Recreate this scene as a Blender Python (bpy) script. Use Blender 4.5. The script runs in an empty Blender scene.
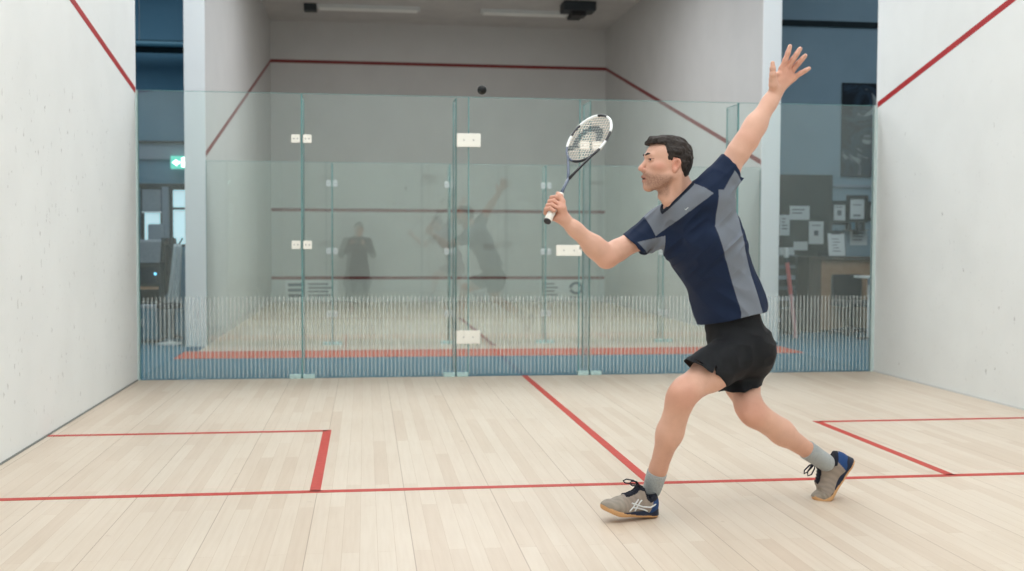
# Squash court with a player lunging for a forehand, seen from the front of the court towards the glass back wall.
# Metres.  X runs along the glass wall (0 = left court wall), Y = depth (0 = glass wall, negative = near court), Z up.
import bpy, bmesh, math, random
import numpy as np
from mathutils import Vector, Matrix

C = bpy.context.scene.collection
rng = random.Random(7)

NEARW = 22; HALLW = 190; FARW = 170; LEFTW = 125; RIGHTW = 36; FSTOP = 2.7
HB = .0027; HC = .0031
# ------------------------------------------------------------------ helpers
def lin(r, g, b):
    f = lambda c: (c/255/12.92) if c/255 <= .04045 else ((c/255+.055)/1.055)**2.4
    return (f(r), f(g), f(b), 1)

def tag(o, label=None, cat=None, group=None, kind=None):
    if label: o['label'] = label
    if cat: o['category'] = cat
    if group: o['group'] = group
    if kind: o['kind'] = kind
    return o

def link(name, me, m, parent=None):
    o = bpy.data.objects.new(name, me); C.objects.link(o)
    if m is not None:
        me.materials.append(m)
    if parent is not None: o.parent = parent
    return o

def empty(name, loc=(0, 0, 0), rz=0):
    o = bpy.data.objects.new(name, None); C.objects.link(o)
    o.empty_display_size = .1
    o.location = loc; o.rotation_euler = (0, 0, rz)
    return o

def obj(name, bm, m, parent=None, smooth=False, bevel=0):
    me = bpy.data.meshes.new(name)
    bmesh.ops.recalc_face_normals(bm, faces=bm.faces[:])
    bm.to_mesh(me); bm.free()
    if smooth:
        for p in me.polygons: p.use_smooth = True
    o = link(name, me, m, parent)
    if bevel:
        b = o.modifiers.new('bevel', 'BEVEL'); b.width = bevel; b.segments = 2; b.limit_method = 'ANGLE'
    return o

def box(bm, x0, x1, y0, y1, z0, z1, M=None):
    vs = [bm.verts.new(v) for v in [(x0,y0,z0),(x1,y0,z0),(x1,y1,z0),(x0,y1,z0),(x0,y0,z1),(x1,y0,z1),(x1,y1,z1),(x0,y1,z1)]]
    if M is not None:
        for v in vs: v.co = M @ v.co
    for f in [(0,3,2,1),(4,5,6,7),(0,1,5,4),(1,2,6,5),(2,3,7,6),(3,0,4,7)]:
        bm.faces.new([vs[i] for i in f])
    return bm

def boxm(*a, M=None):
    return box(bmesh.new(), *a, M=M)

def prism(bm, pts, d):
    """closed prism: pts = 3D outline, d = extrusion vector"""
    d = Vector(d)
    a = [bm.verts.new(p) for p in pts]; b = [bm.verts.new(Vector(p)+d) for p in pts]
    n = len(pts)
    bm.faces.new(a[::-1]); bm.faces.new(b)
    for i in range(n):
        bm.faces.new([a[i], a[(i+1) % n], b[(i+1) % n], b[i]])
    return bm

def tube(bm, pts, r, seg=8, closed=False):
    """round tube through pts; r a number or one radius per point"""
    pts = [Vector(p) for p in pts]; n = len(pts)
    rad = r if isinstance(r, (list, tuple)) else [r]*n
    rings = []; up = None
    for i, p in enumerate(pts):
        if closed: t = pts[(i+1) % n]-pts[i-1]
        else: t = pts[min(i+1, n-1)]-pts[max(i-1, 0)]
        t.normalize()
        if up is None:
            up = Vector((0, 0, 1)) if abs(t.z) < .9 else Vector((1, 0, 0))
        s = t.cross(up).normalized(); up = s.cross(t).normalized()
        rings.append([bm.verts.new(p+(s*math.cos(a)+up*math.sin(a))*rad[i]) for a in [2*math.pi*k/seg for k in range(seg)]])
    m = n if closed else n-1
    for i in range(m):
        A, B = rings[i], rings[(i+1) % n]
        off = 0
        if closed and i == n-1:
            off = min(range(seg), key=lambda q: (A[0].co-B[q].co).length)
        for k in range(seg):
            bm.faces.new([A[k], A[(k+1) % seg], B[(k+1+off) % seg], B[(k+off) % seg]])
    if not closed:
        bm.faces.new(rings[0][::-1]); bm.faces.new(rings[-1])
    return bm

def lathe(bm, prof, c=(0, 0, 0), seg=24, M=None):
    """prof = [(r, z)...] spun about a vertical axis at c"""
    rings = []
    for r, z in prof:
        ring = [bm.verts.new((c[0]+r*math.cos(2*math.pi*k/seg), c[1]+r*math.sin(2*math.pi*k/seg), c[2]+z)) for k in range(seg)]
        rings.append(ring)
    for A, B in zip(rings, rings[1:]):
        for k in range(seg): bm.faces.new([A[k], A[(k+1) % seg], B[(k+1) % seg], B[k]])
    bm.faces.new(rings[0][::-1]); bm.faces.new(rings[-1])
    if M is not None:
        for v in bm.verts: v.co = M @ v.co
    return bm

# ------------------------------------------------------------------ materials
def mat(name, col, rough=.6, metal=0, spec=.5, emit=None, estr=0):
    m = bpy.data.materials.new(name); m.use_nodes = True
    p = m.node_tree.nodes['Principled BSDF']
    p.inputs['Base Color'].default_value = col
    p.inputs['Roughness'].default_value = rough
    p.inputs['Metallic'].default_value = metal
    p.inputs['Specular IOR Level'].default_value = spec
    if emit:
        p.inputs['Emission Color'].default_value = emit; p.inputs['Emission Strength'].default_value = estr
    return m

class NT:
    def __init__(s, m):
        s.m = m; s.t = m.node_tree; s.p = s.t.nodes['Principled BSDF']
    def n(s, typ, **kw):
        x = s.t.nodes.new(typ)
        for k, v in kw.items():
            if k.startswith('i_'): x.inputs[k[2:].replace('_', ' ')].default_value = v
            else: setattr(x, k, v)
        return x
    def l(s, a, b): s.t.links.new(a, b)
    def ramp(s, fac, stops):
        r = s.n('ShaderNodeValToRGB'); e = r.color_ramp.elements
        while len(e) < len(stops): e.new(.5)
        for q, (pos, c) in zip(e, stops): q.position = pos; q.color = c
        s.l(fac, r.inputs['Fac']); return r
    def mix(s, fac, a, b, mode='MIX'):
        x = s.n('ShaderNodeMix', data_type='RGBA', blend_type=mode)
        for sock, v in ((x.inputs[0], fac), (x.inputs[6], a), (x.inputs[7], b)):
            if isinstance(v, (int, float, tuple)): sock.default_value = v
            else: s.l(v, sock)
        return x.outputs[2]
    def bump(s, h, strength, dist=.01):
        b = s.n('ShaderNodeBump'); b.inputs['Strength'].default_value = strength; b.inputs['Distance'].default_value = dist
        s.l(h, b.inputs['Height']); s.l(b.outputs['Normal'], s.p.inputs['Normal'])

def plaster(name, col, marks, low=True):
    """painted court plaster: fine grain, dark ball marks and scuffs of their own"""
    m = mat(name, col, .55, spec=.35); t = NT(m)
    co = t.n('ShaderNodeTexCoord').outputs['Object']
    n1 = t.n('ShaderNodeTexNoise'); n1.inputs['Scale'].default_value = 2.2; n1.inputs['Detail'].default_value = 5; t.l(co, n1.inputs['Vector'])
    base = t.mix(t.ramp(n1.outputs['Fac'], [(.35, (0, 0, 0, 1)), (.75, (1, 1, 1, 1))]).outputs['Color'], col, tuple(c*.95 for c in col[:3])+(1,))
    # ball marks: small irregular spots, thinned out by a broad noise
    mp = t.n('ShaderNodeMapping'); mp.inputs['Scale'].default_value = (1, 1.0, .55); t.l(co, mp.inputs['Vector'])
    wob = t.n('ShaderNodeTexNoise'); wob.inputs['Scale'].default_value = 30; t.l(co, wob.inputs['Vector'])
    vadd = t.n('ShaderNodeVectorMath', operation='MULTIPLY_ADD'); t.l(wob.outputs['Color'], vadd.inputs[0]); vadd.inputs[1].default_value = (.045,)*3; t.l(mp.outputs['Vector'], vadd.inputs[2])
    def spots(scale, r0, r1, k0, k1, gain):
        v = t.n('ShaderNodeTexVoronoi'); v.inputs['Scale'].default_value = scale; v.inputs['Randomness'].default_value = 1; t.l(vadd.outputs[0], v.inputs['Vector'])
        s_ = t.ramp(v.outputs['Distance'], [(r0, (gain, gain, gain, 1)), (r1, (0, 0, 0, 1))]).outputs['Color']
        pk = t.n('ShaderNodeSeparateColor'); t.l(v.outputs['Color'], pk.inputs[0])
        kp = t.ramp(pk.outputs[0], [(k0, (0, 0, 0, 1)), (k1, (1, 1, 1, 1))]).outputs['Color']
        return t.mix(1.0, s_, kp, 'MULTIPLY')
    spot = t.mix(1.0, spots(12, .05, .15, .45, .95, 1), spots(34, .10, .30, .45, .95, .55), 'ADD')
    n2 = t.n('ShaderNodeTexNoise'); n2.inputs['Scale'].default_value = .9; n2.inputs['Detail'].default_value = 3; t.l(co, n2.inputs['Vector'])
    area = t.ramp(n2.outputs['Fac'], [(.36, (.35, .35, .35, 1)), (.56, (1, 1, 1, 1))]).outputs['Color']
    sx = t.n('ShaderNodeSeparateXYZ'); t.l(co, sx.inputs[0])
    # most balls strike below head height
    hgt = t.ramp(sx.outputs['Z'], [(.0, (.5, .5, .5, 1)), (.12, (1, 1, 1, 1)), (.9, (1, 1, 1, 1)), (1, (.25, .25, .25, 1))])
    mr = t.n('ShaderNodeMapRange'); mr.inputs['From Min'].default_value = 0; mr.inputs['From Max'].default_value = 2.2; t.l(sx.outputs['Z'], mr.inputs['Value']); t.l(mr.outputs[0], hgt.inputs['Fac'])
    a = t.mix(1.0, spot, area, 'MULTIPLY'); a = t.mix(1.0, a, hgt.outputs['Color'], 'MULTIPLY')
    a = t.mix(1.0, a, (marks, marks, marks, 1), 'MULTIPLY')
    colr = t.mix(a, base, (.22, .22, .22, 1))
    t.l(colr, t.p.inputs['Base Color'])
    n3 = t.n('ShaderNodeTexNoise'); n3.inputs['Scale'].default_value = 60; n3.inputs['Detail'].default_value = 4; t.l(co, n3.inputs['Vector'])
    t.bump(n3.outputs['Fac'], .12, .004)
    return m

def boards(name, tint=1.0):
    """pale maple strip floor, boards running along Y"""
    m = mat(name, (.6, .5, .4, 1), .38, spec=.45); t = NT(m)
    co = t.n('ShaderNodeTexCoord').outputs['Object']
    rot = t.n('ShaderNodeMapping'); rot.inputs['Rotation'].default_value = (0, 0, math.pi/2); t.l(co, rot.inputs['Vector'])
    def brick(w, h, mort, off=.5):
        b = t.n('ShaderNodeTexBrick'); b.offset = off; b.offset_frequency = 2; b.squash = 1
        b.inputs['Scale'].default_value = 1; b.inputs['Brick Width'].default_value = w; b.inputs['Row Height'].default_value = h
        b.inputs['Mortar Size'].default_value = mort; b.inputs['Mortar Smooth'].default_value = .1; b.inputs['Bias'].default_value = 0
        b.inputs['Color1'].default_value = (0, 0, 0, 1); b.inputs['Color2'].default_value = (1, 1, 1, 1); b.inputs['Mortar'].default_value = (.5, .5, .5, 1)
        t.l(rot.outputs['Vector'], b.inputs['Vector']); return b
    b1 = brick(1.15, .067, .0009, .37)
    c = [tuple(x*tint for x in lin(*q)[:3])+(1,) for q in ((206, 190, 172), (212, 198, 181), (216, 204, 188))]
    tone = t.ramp(b1.outputs['Color'], [(0, c[0]), (.35, c[1]), (1, c[2])]).outputs['Color']
    st = t.n('ShaderNodeMapping'); st.inputs['Scale'].default_value = (55, 2.2, 1); t.l(co, st.inputs['Vector'])
    g = t.n('ShaderNodeTexNoise'); g.inputs['Scale'].default_value = 1; g.inputs['Detail'].default_value = 5; g.inputs['Roughness'].default_value = .65; t.l(st.outputs['Vector'], g.inputs['Vector'])
    grain = t.ramp(g.outputs['Fac'], [(.3, (.94, .92, .9, 1)), (.6, (1, 1, 1, 1))]).outputs['Color']
    col = t.mix(1.0, tone, grain, 'MULTIPLY')
    pn = t.n('ShaderNodeTexNoise'); pn.inputs['Scale'].default_value = 1.3; pn.inputs['Detail'].default_value = 4; t.l(co, pn.inputs['Vector'])
    col = t.mix(1.0, col, t.ramp(pn.outputs['Fac'], [(.3, (.95, .94, .93, 1)), (.65, (1, 1, 1, 1))]).outputs['Color'], 'MULTIPLY')
    gap = t.ramp(b1.outputs['Fac'], [(.4, (1, 1, 1, 1)), (1, (.8, .74, .68, 1))]).outputs['Color']
    col = t.mix(1.0, col, gap, 'MULTIPLY')
    b2 = brick(40, .402, .0016, 0)        # panel joints, every sixth board
    jg = t.ramp(b2.outputs['Fac'], [(.4, (1, 1, 1, 1)), (1, (.62, .56, .5, 1))]).outputs['Color']
    col = t.mix(1.0, col, jg, 'MULTIPLY')
    # small dark knots / rubber scuffs
    v = t.n('ShaderNodeTexNoise'); v.inputs['Scale'].default_value = 9; v.inputs['Detail'].default_value = 2; t.l(co, v.inputs['Vector'])
    sc = t.ramp(v.outputs['Fac'], [(.72, (1, 1, 1, 1)), (.8, (.8, .76, .73, 1))]).outputs['Color']
    col = t.mix(1.0, col, sc, 'MULTIPLY')
    t.l(col, t.p.inputs['Base Color'])
    t.bump(b1.outputs['Fac'], .15, -.001)
    return m

def noisy(name, c1, c2, scale, rough=.8, bump=.2, bdist=.004, spec=.3, detail=4):
    m = mat(name, c1, rough, spec=spec); t = NT(m)
    co = t.n('ShaderNodeTexCoord').outputs['Object']
    n = t.n('ShaderNodeTexNoise'); n.inputs['Scale'].default_value = scale; n.inputs['Detail'].default_value = detail; t.l(co, n.inputs['Vector'])
    t.l(t.ramp(n.outputs['Fac'], [(.35, c1), (.65, c2)]).outputs['Color'], t.p.inputs['Base Color'])
    if bump: t.bump(n.outputs['Fac'], bump, bdist)
    return m

def glass(name, tint, ior=1.55):
    m = bpy.data.materials.new(name); m.use_nodes = True; t = m.node_tree; t.nodes.clear()
    out = t.nodes.new('ShaderNodeOutputMaterial'); mx = t.nodes.new('ShaderNodeMixShader')
    tr = t.nodes.new('ShaderNodeBsdfTransparent'); gl = t.nodes.new('ShaderNodeBsdfGlossy'); fr = t.nodes.new('ShaderNodeFresnel')
    geo = t.nodes.new('ShaderNodeNewGeometry'); ma = t.nodes.new('ShaderNodeMath'); ma.operation = 'MULTIPLY_ADD'
    # one IOR from both sides, so that the slab's two faces reflect alike
    t.links.new(geo.outputs['Backfacing'], ma.inputs[0]); ma.inputs[1].default_value = 1/ior-ior; ma.inputs[2].default_value = ior
    cl = t.nodes.new('ShaderNodeMath'); cl.operation = 'MAXIMUM'; cl.inputs[1].default_value = .01
    fr.inputs['IOR'].default_value = ior
    tr.inputs['Color'].default_value = tint; gl.inputs['Roughness'].default_value = .0; gl.inputs['Color'].default_value = (.90, 1, .99, 1)
    t.links.new(fr.outputs[0], mx.inputs[0]); t.links.new(tr.outputs[0], mx.inputs[1]); t.links.new(gl.outputs[0], mx.inputs[2])
    t.links.new(mx.outputs[0], out.inputs['Surface'])
    return m

def film(name, col, alpha):
    """translucent white vinyl stripes stuck on the glass"""
    m = mat(name, col, .7, spec=.2); m.node_tree.nodes['Principled BSDF'].inputs['Alpha'].default_value = alpha
    return m

M = {}
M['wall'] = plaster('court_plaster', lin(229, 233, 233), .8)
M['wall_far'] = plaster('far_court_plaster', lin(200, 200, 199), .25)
M['wall_end'] = mat('pillar_paint', lin(232, 234, 234), .6)
M['floor'] = boards('maple_boards')
M['red'] = noisy('red_line_paint', lin(178, 54, 44), lin(188, 66, 54), 30, .5, 0)
M['wine'] = noisy('dark_red_wall_line', lin(160, 26, 32), lin(172, 34, 38), 20, .5, 0)
M['wine_far'] = noisy('brown_red_wall_line', lin(120, 44, 44), lin(128, 50, 48), 20, .5, 0)
M['thresh'] = noisy('red_threshold_strip', lin(178, 70, 52), lin(186, 80, 60), 20, .6, 0)
M['carpet'] = noisy('blue_grey_carpet', lin(50, 94, 112), lin(60, 104, 122), 140, .95, .4)
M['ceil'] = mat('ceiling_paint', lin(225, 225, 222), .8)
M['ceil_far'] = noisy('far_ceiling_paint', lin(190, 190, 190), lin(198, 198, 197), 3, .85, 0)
M['hall'] = noisy('hall_blue_grey_paint', lin(142, 166, 180), lin(148, 172, 186), 2, .8, 0)
M['hall_l'] = noisy('hall_deep_blue_paint', lin(98, 140, 164), lin(104, 146, 170), 2, .8, 0)
M['hall_lilac'] = mat('hall_lilac_grey_panel', lin(150, 160, 174), .8)
M['glass'] = glass('clear_green_glass', (.955, .985, .975, 1), 1.68)
M['fin'] = mat('pale_glass_fin', lin(176, 206, 204), .3); M['fin'].node_tree.nodes['Principled BSDF'].inputs['Alpha'].default_value = .28
M['edge'] = mat('green_glass_edge', lin(104, 158, 160), .25)
M['screw'] = mat('pale_steel_screw', lin(160, 164, 162), .4)
M['footp'] = mat('pale_teal_shoe_plate', lin(176, 206, 206), .4)
M['channel'] = mat('pale_grey_channel', lin(186, 204, 204), .4)
M['gap'] = mat('grey_shadow_gap', lin(128, 132, 130), .8)
M['film'] = film('white_stripe_film', lin(222, 232, 232), .24)
M['plate'] = mat('white_coated_steel', lin(240, 240, 232), .35)
M['steel'] = mat('brushed_steel', (.6, .62, .62, 1), .3, 1)
M['dark'] = mat('dark_charcoal', lin(34, 42, 48), .6)
M['black'] = mat('black_rubber', lin(17, 17, 19), .55)
M['paper'] = mat('white_paper', lin(226, 230, 232), .8)
M['ink'] = mat('grey_print', lin(96, 104, 112), .8)
M['ink2'] = mat('dark_print', lin(104, 116, 126), .8)
M['wood'] = noisy('counter_wood', lin(178, 140, 110), lin(190, 152, 122), 14, .55, .1)
M['wood_d'] = noisy('dark_wood', lin(86, 72, 64), lin(98, 84, 74), 14, .55, .1)
M['tin'] = mat('tin_board', lin(206, 210, 210), .5)
M['white'] = mat('white_plastic', lin(232, 234, 234), .4)
M['lamp_off'] = mat('unlit_lamp_diffuser', lin(236, 238, 236), .5)
M['lamp'] = mat('lit_lamp_diffuser', (.9, .9, .9, 1), .5, emit=(1, .985, .96, 1), estr=5)
M['exit'] = mat('lit_exit_green', lin(30, 150, 130), .5, emit=lin(110, 225, 205), estr=.9)
M['day'] = mat('bright_daylight_pane', lin(200, 226, 232), .4, emit=lin(196, 226, 236), estr=.9)
M['screen'] = mat('dark_screen', lin(26, 34, 44), .15)
M['led'] = mat('small_blue_led', lin(120, 200, 235), .4, emit=lin(120, 200, 240), estr=2.2)
M['teal'] = mat('teal_plastic', lin(74, 120, 140), .5)
M['greycloth'] = noisy('light_grey_upholstery', lin(150, 156, 166), lin(166, 172, 180), 40, .9, .2)
M['blackcloth'] = noisy('black_upholstery', lin(30, 32, 38), lin(40, 42, 48), 40, .9, .2)
M['whitecloth'] = noisy('white_towelling', lin(206, 214, 218), lin(224, 230, 232), 50, .95, .3)
M['redpole'] = mat('red_painted_pole', lin(214, 96, 96), .45)
M['pinkpole'] = mat('pink_painted_pole', lin(226, 160, 164), .45)
M['dkboard'] = noisy('dark_green_grey_board', lin(28, 40, 44), lin(34, 46, 50), 10, .8, 0)

def struct(name, bm, m, parent=None, **k):
    o = obj(name, bm, m, parent, **k)
    o['kind'] = 'structure'
    return o

# ------------------------------------------------------------------ the near court
W = 6.4; XL = -.045
FRONT = -10.15; CEIL = 5.6; CT = .28
GH = 2.40                                  # height of the glass back wall
fl = struct('floor', boxm(XL-.3, W+.3, FRONT-.3, 0.0, -.12, 0), M['floor'])
SH, SB, BW, BWR = 4.294, 2.638, 1.597, 1.649
def floorline(x0, x1, y0, y1):
    o = struct('floor_line', boxm(x0, x1, y0, y1, 0.0002, .0016), M['red'], fl); return o
hw = .025
floorline(XL, W, -SH-hw, -SH+hw)                                       # short line
floorline(3.2-hw, 3.2+hw, -SH, 0)                                      # half-court line
floorline(BW-hw, BW+hw, -SH, -SB+hw); floorline(XL, BW, -SB-hw, -SB+hw)
floorline(W-BWR-hw, W-BWR+hw, -SH, -SB+hw); floorline(W-BWR, W, -SB-hw, -SB+hw)

wl = struct('wall_left', boxm(XL-CT, XL, FRONT, 0.02, 0, CEIL), M['wall'])
wr = struct('wall_right', boxm(W, W+CT, FRONT, 0.02, 0, CEIL), M['wall'])
struct('wall_front', boxm(XL-CT, W+CT, FRONT-.25, FRONT, 0, CEIL), M['wall'])
ce = struct('ceiling', boxm(XL-CT, W+CT, FRONT-.25, 0.0, CEIL, CEIL+.2), M['ceil'])
# sloping out lines on the side walls: 2.40 m at the glass, rising to the front
def outline(parent, xa, xb, zb, slope, yend, m, y0=0.0, w=.05):
    bm = bmesh.new()
    pts = [(xa, y0, zb-w/2), (xa, yend, zb+slope*(y0-yend)-w/2), (xa, yend, zb+slope*(y0-yend)+w/2), (xa, y0, zb+w/2)]
    return struct('wall_line', prism(bm, pts, (xb-xa, 0, 0)), m, parent)
outline(wl, XL, XL+.002, 2.395, .163, FRONT, M['wine'], 0)
outline(wr, W, W-.002, 2.405, .240, FRONT, M['wine'], 0)
# left: grey strip coloured as the shade in the floor gap; right: skirting
struct('gap_shade_left', boxm(XL, XL+.006, FRONT, 0, 0.0002, .010), M['gap'])
struct('baseboard_right', boxm(W-.006, W, FRONT, 0, 0.0002, .012), M['tin'])
# steel edge channels that hold the glass at either wall
struct('trim_1', boxm(XL, XL+.014, -.008, .03, 0, GH), M['channel'])
struct('trim_2', boxm(W-.03, W, -.008, .03, 0, GH), M['channel'])

# ceiling lamps of the near court
for i, (lx, ly) in enumerate([(x, y) for y in (-9.0, -6.6, -4.2, -1.8) for x in (1.3, 3.2, 5.1)]):
    t = empty('ceiling_light', (lx, ly, CEIL))
    tag(t, 'long white ceiling light above the near court', 'ceiling light', 'ceiling lights over the near court')
    obj('housing', boxm(-.16, .16, -.66, .66, -.05, 0), M['white'], t, bevel=.004)
    obj('diffuser', boxm(-.14, .14, -.64, .64, -.056, -.05), M['lamp'], t)

def area(loc, sx, sy, power, col=(.96, .98, 1), rot=(0, 0, 0), name='area_light', spread=180):
    d = bpy.data.lights.new(name, 'AREA'); d.shape = 'RECTANGLE'; d.size = sx; d.size_y = sy; d.energy = power; d.color = col
    o = bpy.data.objects.new(name, d); C.objects.link(o); o.location = loc; o.rotation_euler = rot
    d.spread = math.radians(spread)
    return o
for y in (-9.0, -6.6, -4.2, -1.8):
    for x in (1.3, 3.2, 5.1):
        area((x, y, CEIL-.07), .3, 1.3, NEARW)

# ------------------------------------------------------------------ glass back wall of the near court
def pane(name, parent, x0, x1, y0, y1, z0, z1, sfilm=0, label=None):
    """one sheet of glass with polished green edges and, near the floor, its striped film"""
    p = obj(name, boxm(x0, x1, y0, y1, z0, z1), M['glass'], parent)
    if label: p['label'] = label
    e = bmesh.new()
    for x in (x0, x1): box(e, x-.0022, x+.0022, y0-.0005, y1+.0005, z0, z1)
    box(e, x0, x1, y0-.0005, y1+.0005, z1-.003, z1)
    obj('edge', e, M['edge'], p)
    if sfilm:
        bm = bmesh.new(); pt = .0335; x = math.ceil(x0/pt)*pt
        while x+.014 < x1:
            box(bm, x, x+.0135, y0-.0012, y0-.0002, z0+.011, sfilm); x += pt
        obj('striped_film', bm, M['film'], p)
    return p
def plate(name, x, z, w, h, parent, yy=-.006):
    """white cover plate with two recessed screws"""
    bm = boxm(x-w/2, x+w/2, yy-.012, yy, z-h/2, z+h/2)
    bmesh.ops.bevel(bm, geom=bm.edges[:], offset=.003, segments=2, affect='EDGES')
    old = set(bm.faces)
    for s in (-1, 1):
        b2 = lathe(bmesh.new(), [(.0062, 0), (.0062, .0015), (.004, .0025)], seg=12, M=Matrix.Translation((x+s*w*.2, yy-.0115, z)) @ Matrix.Rotation(math.pi/2, 4, 'X'))
        me = bpy.data.meshes.new('tmp'); b2.to_mesh(me); b2.free(); bm.from_mesh(me); bpy.data.meshes.remove(me)
    for q in bm.faces:
        if q not in old: q.material_index = 1
    o = obj(name, bm, M['plate'], parent)
    o.data.materials.append(M['screw'])
    return o
def fin(parent, fx, y0, depth, top, clamps, wd, foot, zb=.02, cm='plate'):
    t = obj('fin', boxm(fx-.006, fx+.006, y0, y0+depth, zb, top), M['fin'], parent)
    e = bmesh.new(); box(e, fx-.0065, fx+.0065, y0-.001, y0+.003, zb, top); box(e, fx-.0065, fx+.0065, y0+depth-.004, y0+depth+.001, zb, top)
    box(e, fx-.0065, fx+.0065, y0, y0+depth, top-.003, top)
    obj('edge', e, M['edge'], t)
    for z in clamps:
        for s in (-1, 1):
            c = plate('clamp', fx+s*(.012+wd/2), z, wd, .07, t, y0-.02)
            if cm != 'plate': c.data.materials[0] = M[cm]
    for s in (-1, 1):
        obj('foot', boxm(*sorted((fx+s*.008, fx+s*.105)), y0-.045, y0+.012, zb-.02, zb+.015), M['footp'], t, bevel=.004)
    return t
gw = tag(empty('glass_wall', (0, 0, 0)), 'clear glass back wall with a striped band, behind the player', 'glass wall')
for x0, x1 in ((XL+.02, 1.297), (1.303, 2.707), (3.680, 5.102), (5.108, W-.028)):
    pane('pane', gw, x0, x1, 0.0, .012, .004, GH, .69)
door = pane('door', gw, 2.7105, 3.6765, 0.0, .012, .012, GH, .69, 'glass door with white hinge plates')
plate('hinge', 2.708, 2.03, .205, .115, door)
plate('hinge', 2.708, .34, .205, .115, door)
plate('lock', 3.585, 1.09, .225, .095, door)
fin(gw, 1.300, .014, .30, GH-.01, (2.02, 1.13), .072, True)
fin(gw, 2.602, .014, .30, GH-.01, (), .072, True)
fin(gw, 3.774, .014, .30, GH-.01, (2.00, 1.13), .085, True)
fin(gw, 5.105, .014, .30, GH-.01, (2.00, 1.13), .07, True)

# ------------------------------------------------------------------ the hall between the courts
CY = 2.97                                   # glass wall of the far court
FX0, FX1 = .10, 6.41; FY = 11.42; PT = .215
struct('floor_hall', boxm(-7, 15, 0.0, 13, -.12, -.001), M['carpet'])
struct('trim_3', boxm(-.04, 6.44, 1.66, 2.36, -.001, .004), M['thresh'])
struct('ceiling_hall', boxm(-7, 15, 0.0, 13, CEIL, CEIL+.2), M['hall_l'])
# far court shell
struct('floor_far', boxm(FX0, FX1, 2.36, FY, -.001, .004), M['floor'])
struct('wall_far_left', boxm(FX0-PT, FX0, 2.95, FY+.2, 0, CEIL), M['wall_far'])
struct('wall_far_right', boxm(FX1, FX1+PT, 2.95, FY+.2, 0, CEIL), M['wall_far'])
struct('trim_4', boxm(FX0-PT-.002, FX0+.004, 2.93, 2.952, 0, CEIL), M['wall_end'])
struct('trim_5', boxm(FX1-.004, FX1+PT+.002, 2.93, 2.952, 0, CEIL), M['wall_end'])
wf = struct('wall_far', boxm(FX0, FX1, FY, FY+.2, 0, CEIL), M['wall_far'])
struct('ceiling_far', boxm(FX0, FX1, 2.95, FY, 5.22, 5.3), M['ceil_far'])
for z in (4.475, 1.735, .465):
    struct('wall_line', boxm(FX0, FX1, FY-.003, FY, z-.03, z+.03), M['wine_far'], wf)
tin = struct('trim_6', boxm(FX0, FX1, FY-.02, FY, .03, .44), M['tin'])
def farline(xa, xb):
    bm = bmesh.new(); w = .03
    z0, z1 = 2.10, 4.475
    prism(bm, [(xa, 2.96, z0-w), (xa, FY, z1-w), (xa, FY, z1+w), (xa, 2.96, z0+w)], (xb-xa, 0, 0))
    return struct('wall_line', bm, M['wine_far'], wf)
farline(FX0, FX0+.003); farline(FX1, FX1-.003)
struct('floor_line', boxm(3.25-.025, 3.25+.025, 2.7, 7.2, .0042, .0055), M['wine_far'], wf)
struct('floor_line', boxm(FX0, FX1, 7.15, 7.2, .0042, .0055), M['wine_far'], wf)
# posters under the tin line: panels with bars of print and a round emblem
def tin_poster(label, x0, x1, kind):
    t = tag(empty('sponsor_board', ((x0+x1)/2, FY-.02, .03)), label, 'sponsor board')
    h = (x1-x0)/2
    obj('board', boxm(-h, h, -.006, 0, .02, .40), M['paper'], t)
    bm = bmesh.new()
    if kind == 0:
        for k in range(3): box(bm, -h+.05, -h+.33, -.009, -.006, .08+k*.1, .14+k*.1)
        for k in range(4): box(bm, -h+.42, -h+.86-.07*(k % 2), -.009, -.006, .10+k*.07, .128+k*.07)
    else:
        for k in range(4): box(bm, -h+.04, -h+.34-.06*(k % 2), -.009, -.006, .10+k*.07, .128+k*.07)
        for k in range(24):
            a0, a1 = 2*math.pi*k/24, 2*math.pi*(k+1)/24
            c = Vector((h-.2, -.009, .24))
            if 11 < k < 13: continue
            q = [c+Vector((math.cos(a)*r, 0, math.sin(a)*r*.9)) for a, r in ((a0, .08), (a1, .08), (a1, .14), (a0, .14))]
            prism(bm, q, (0, .003, 0))
        box(bm, h-.34, h-.06, -.009, -.006, .05, .085)
    obj('print', bm, M['ink2'], t)
tin_poster('pale sponsor board with blocks of print low on the far court wall, left side', .35, 1.32, 0)
tin_poster('pale sponsor board with a round dark emblem low on the far court wall, right side', 5.15, 6.05, 1)
# unlit tube lamps under the far court ceiling
for lab, x0, x1, yy in (('unlit tube light under the far court ceiling, left one', 1.0, 2.78, 9.94), ('unlit tube light under the far court ceiling, right one', 3.83, 5.4, 9.93)):
    t = tag(empty('tube_light', ((x0+x1)/2, yy, 5.22)), lab, 'ceiling light', 'unlit tube lights of the far court')
    h = (x1-x0)/2
    obj('housing', boxm(-h, h, -.09, .09, -.06, 0), M['steel'] if False else M['tin'], t, bevel=.004)
    obj('diffuser', boxm(-h+.05, h-.05, -.075, .075, -.085, -.06), M['lamp_off'], t, bevel=.006)
    s = -1 if x0 < 2 else 1
    bx = boxm(s*(h+.10)-.11, s*(h+.10)+.11, -.1, .1, -.12, 0)
    obj('end_bracket', bx, M['dark'], t)
t = tag(empty('ceiling_fan_unit', (5.42, 9.15, 5.22)), 'dark ventilation unit under the far court ceiling', 'vent')
obj('grille', boxm(-.28, .28, -.2, .2, -.16, 0), M['dark'], t, bevel=.02)
obj('duct', boxm(-.12, .12, -.12, .12, -.24, -.16), M['black'], t, bevel=.01)

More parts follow.
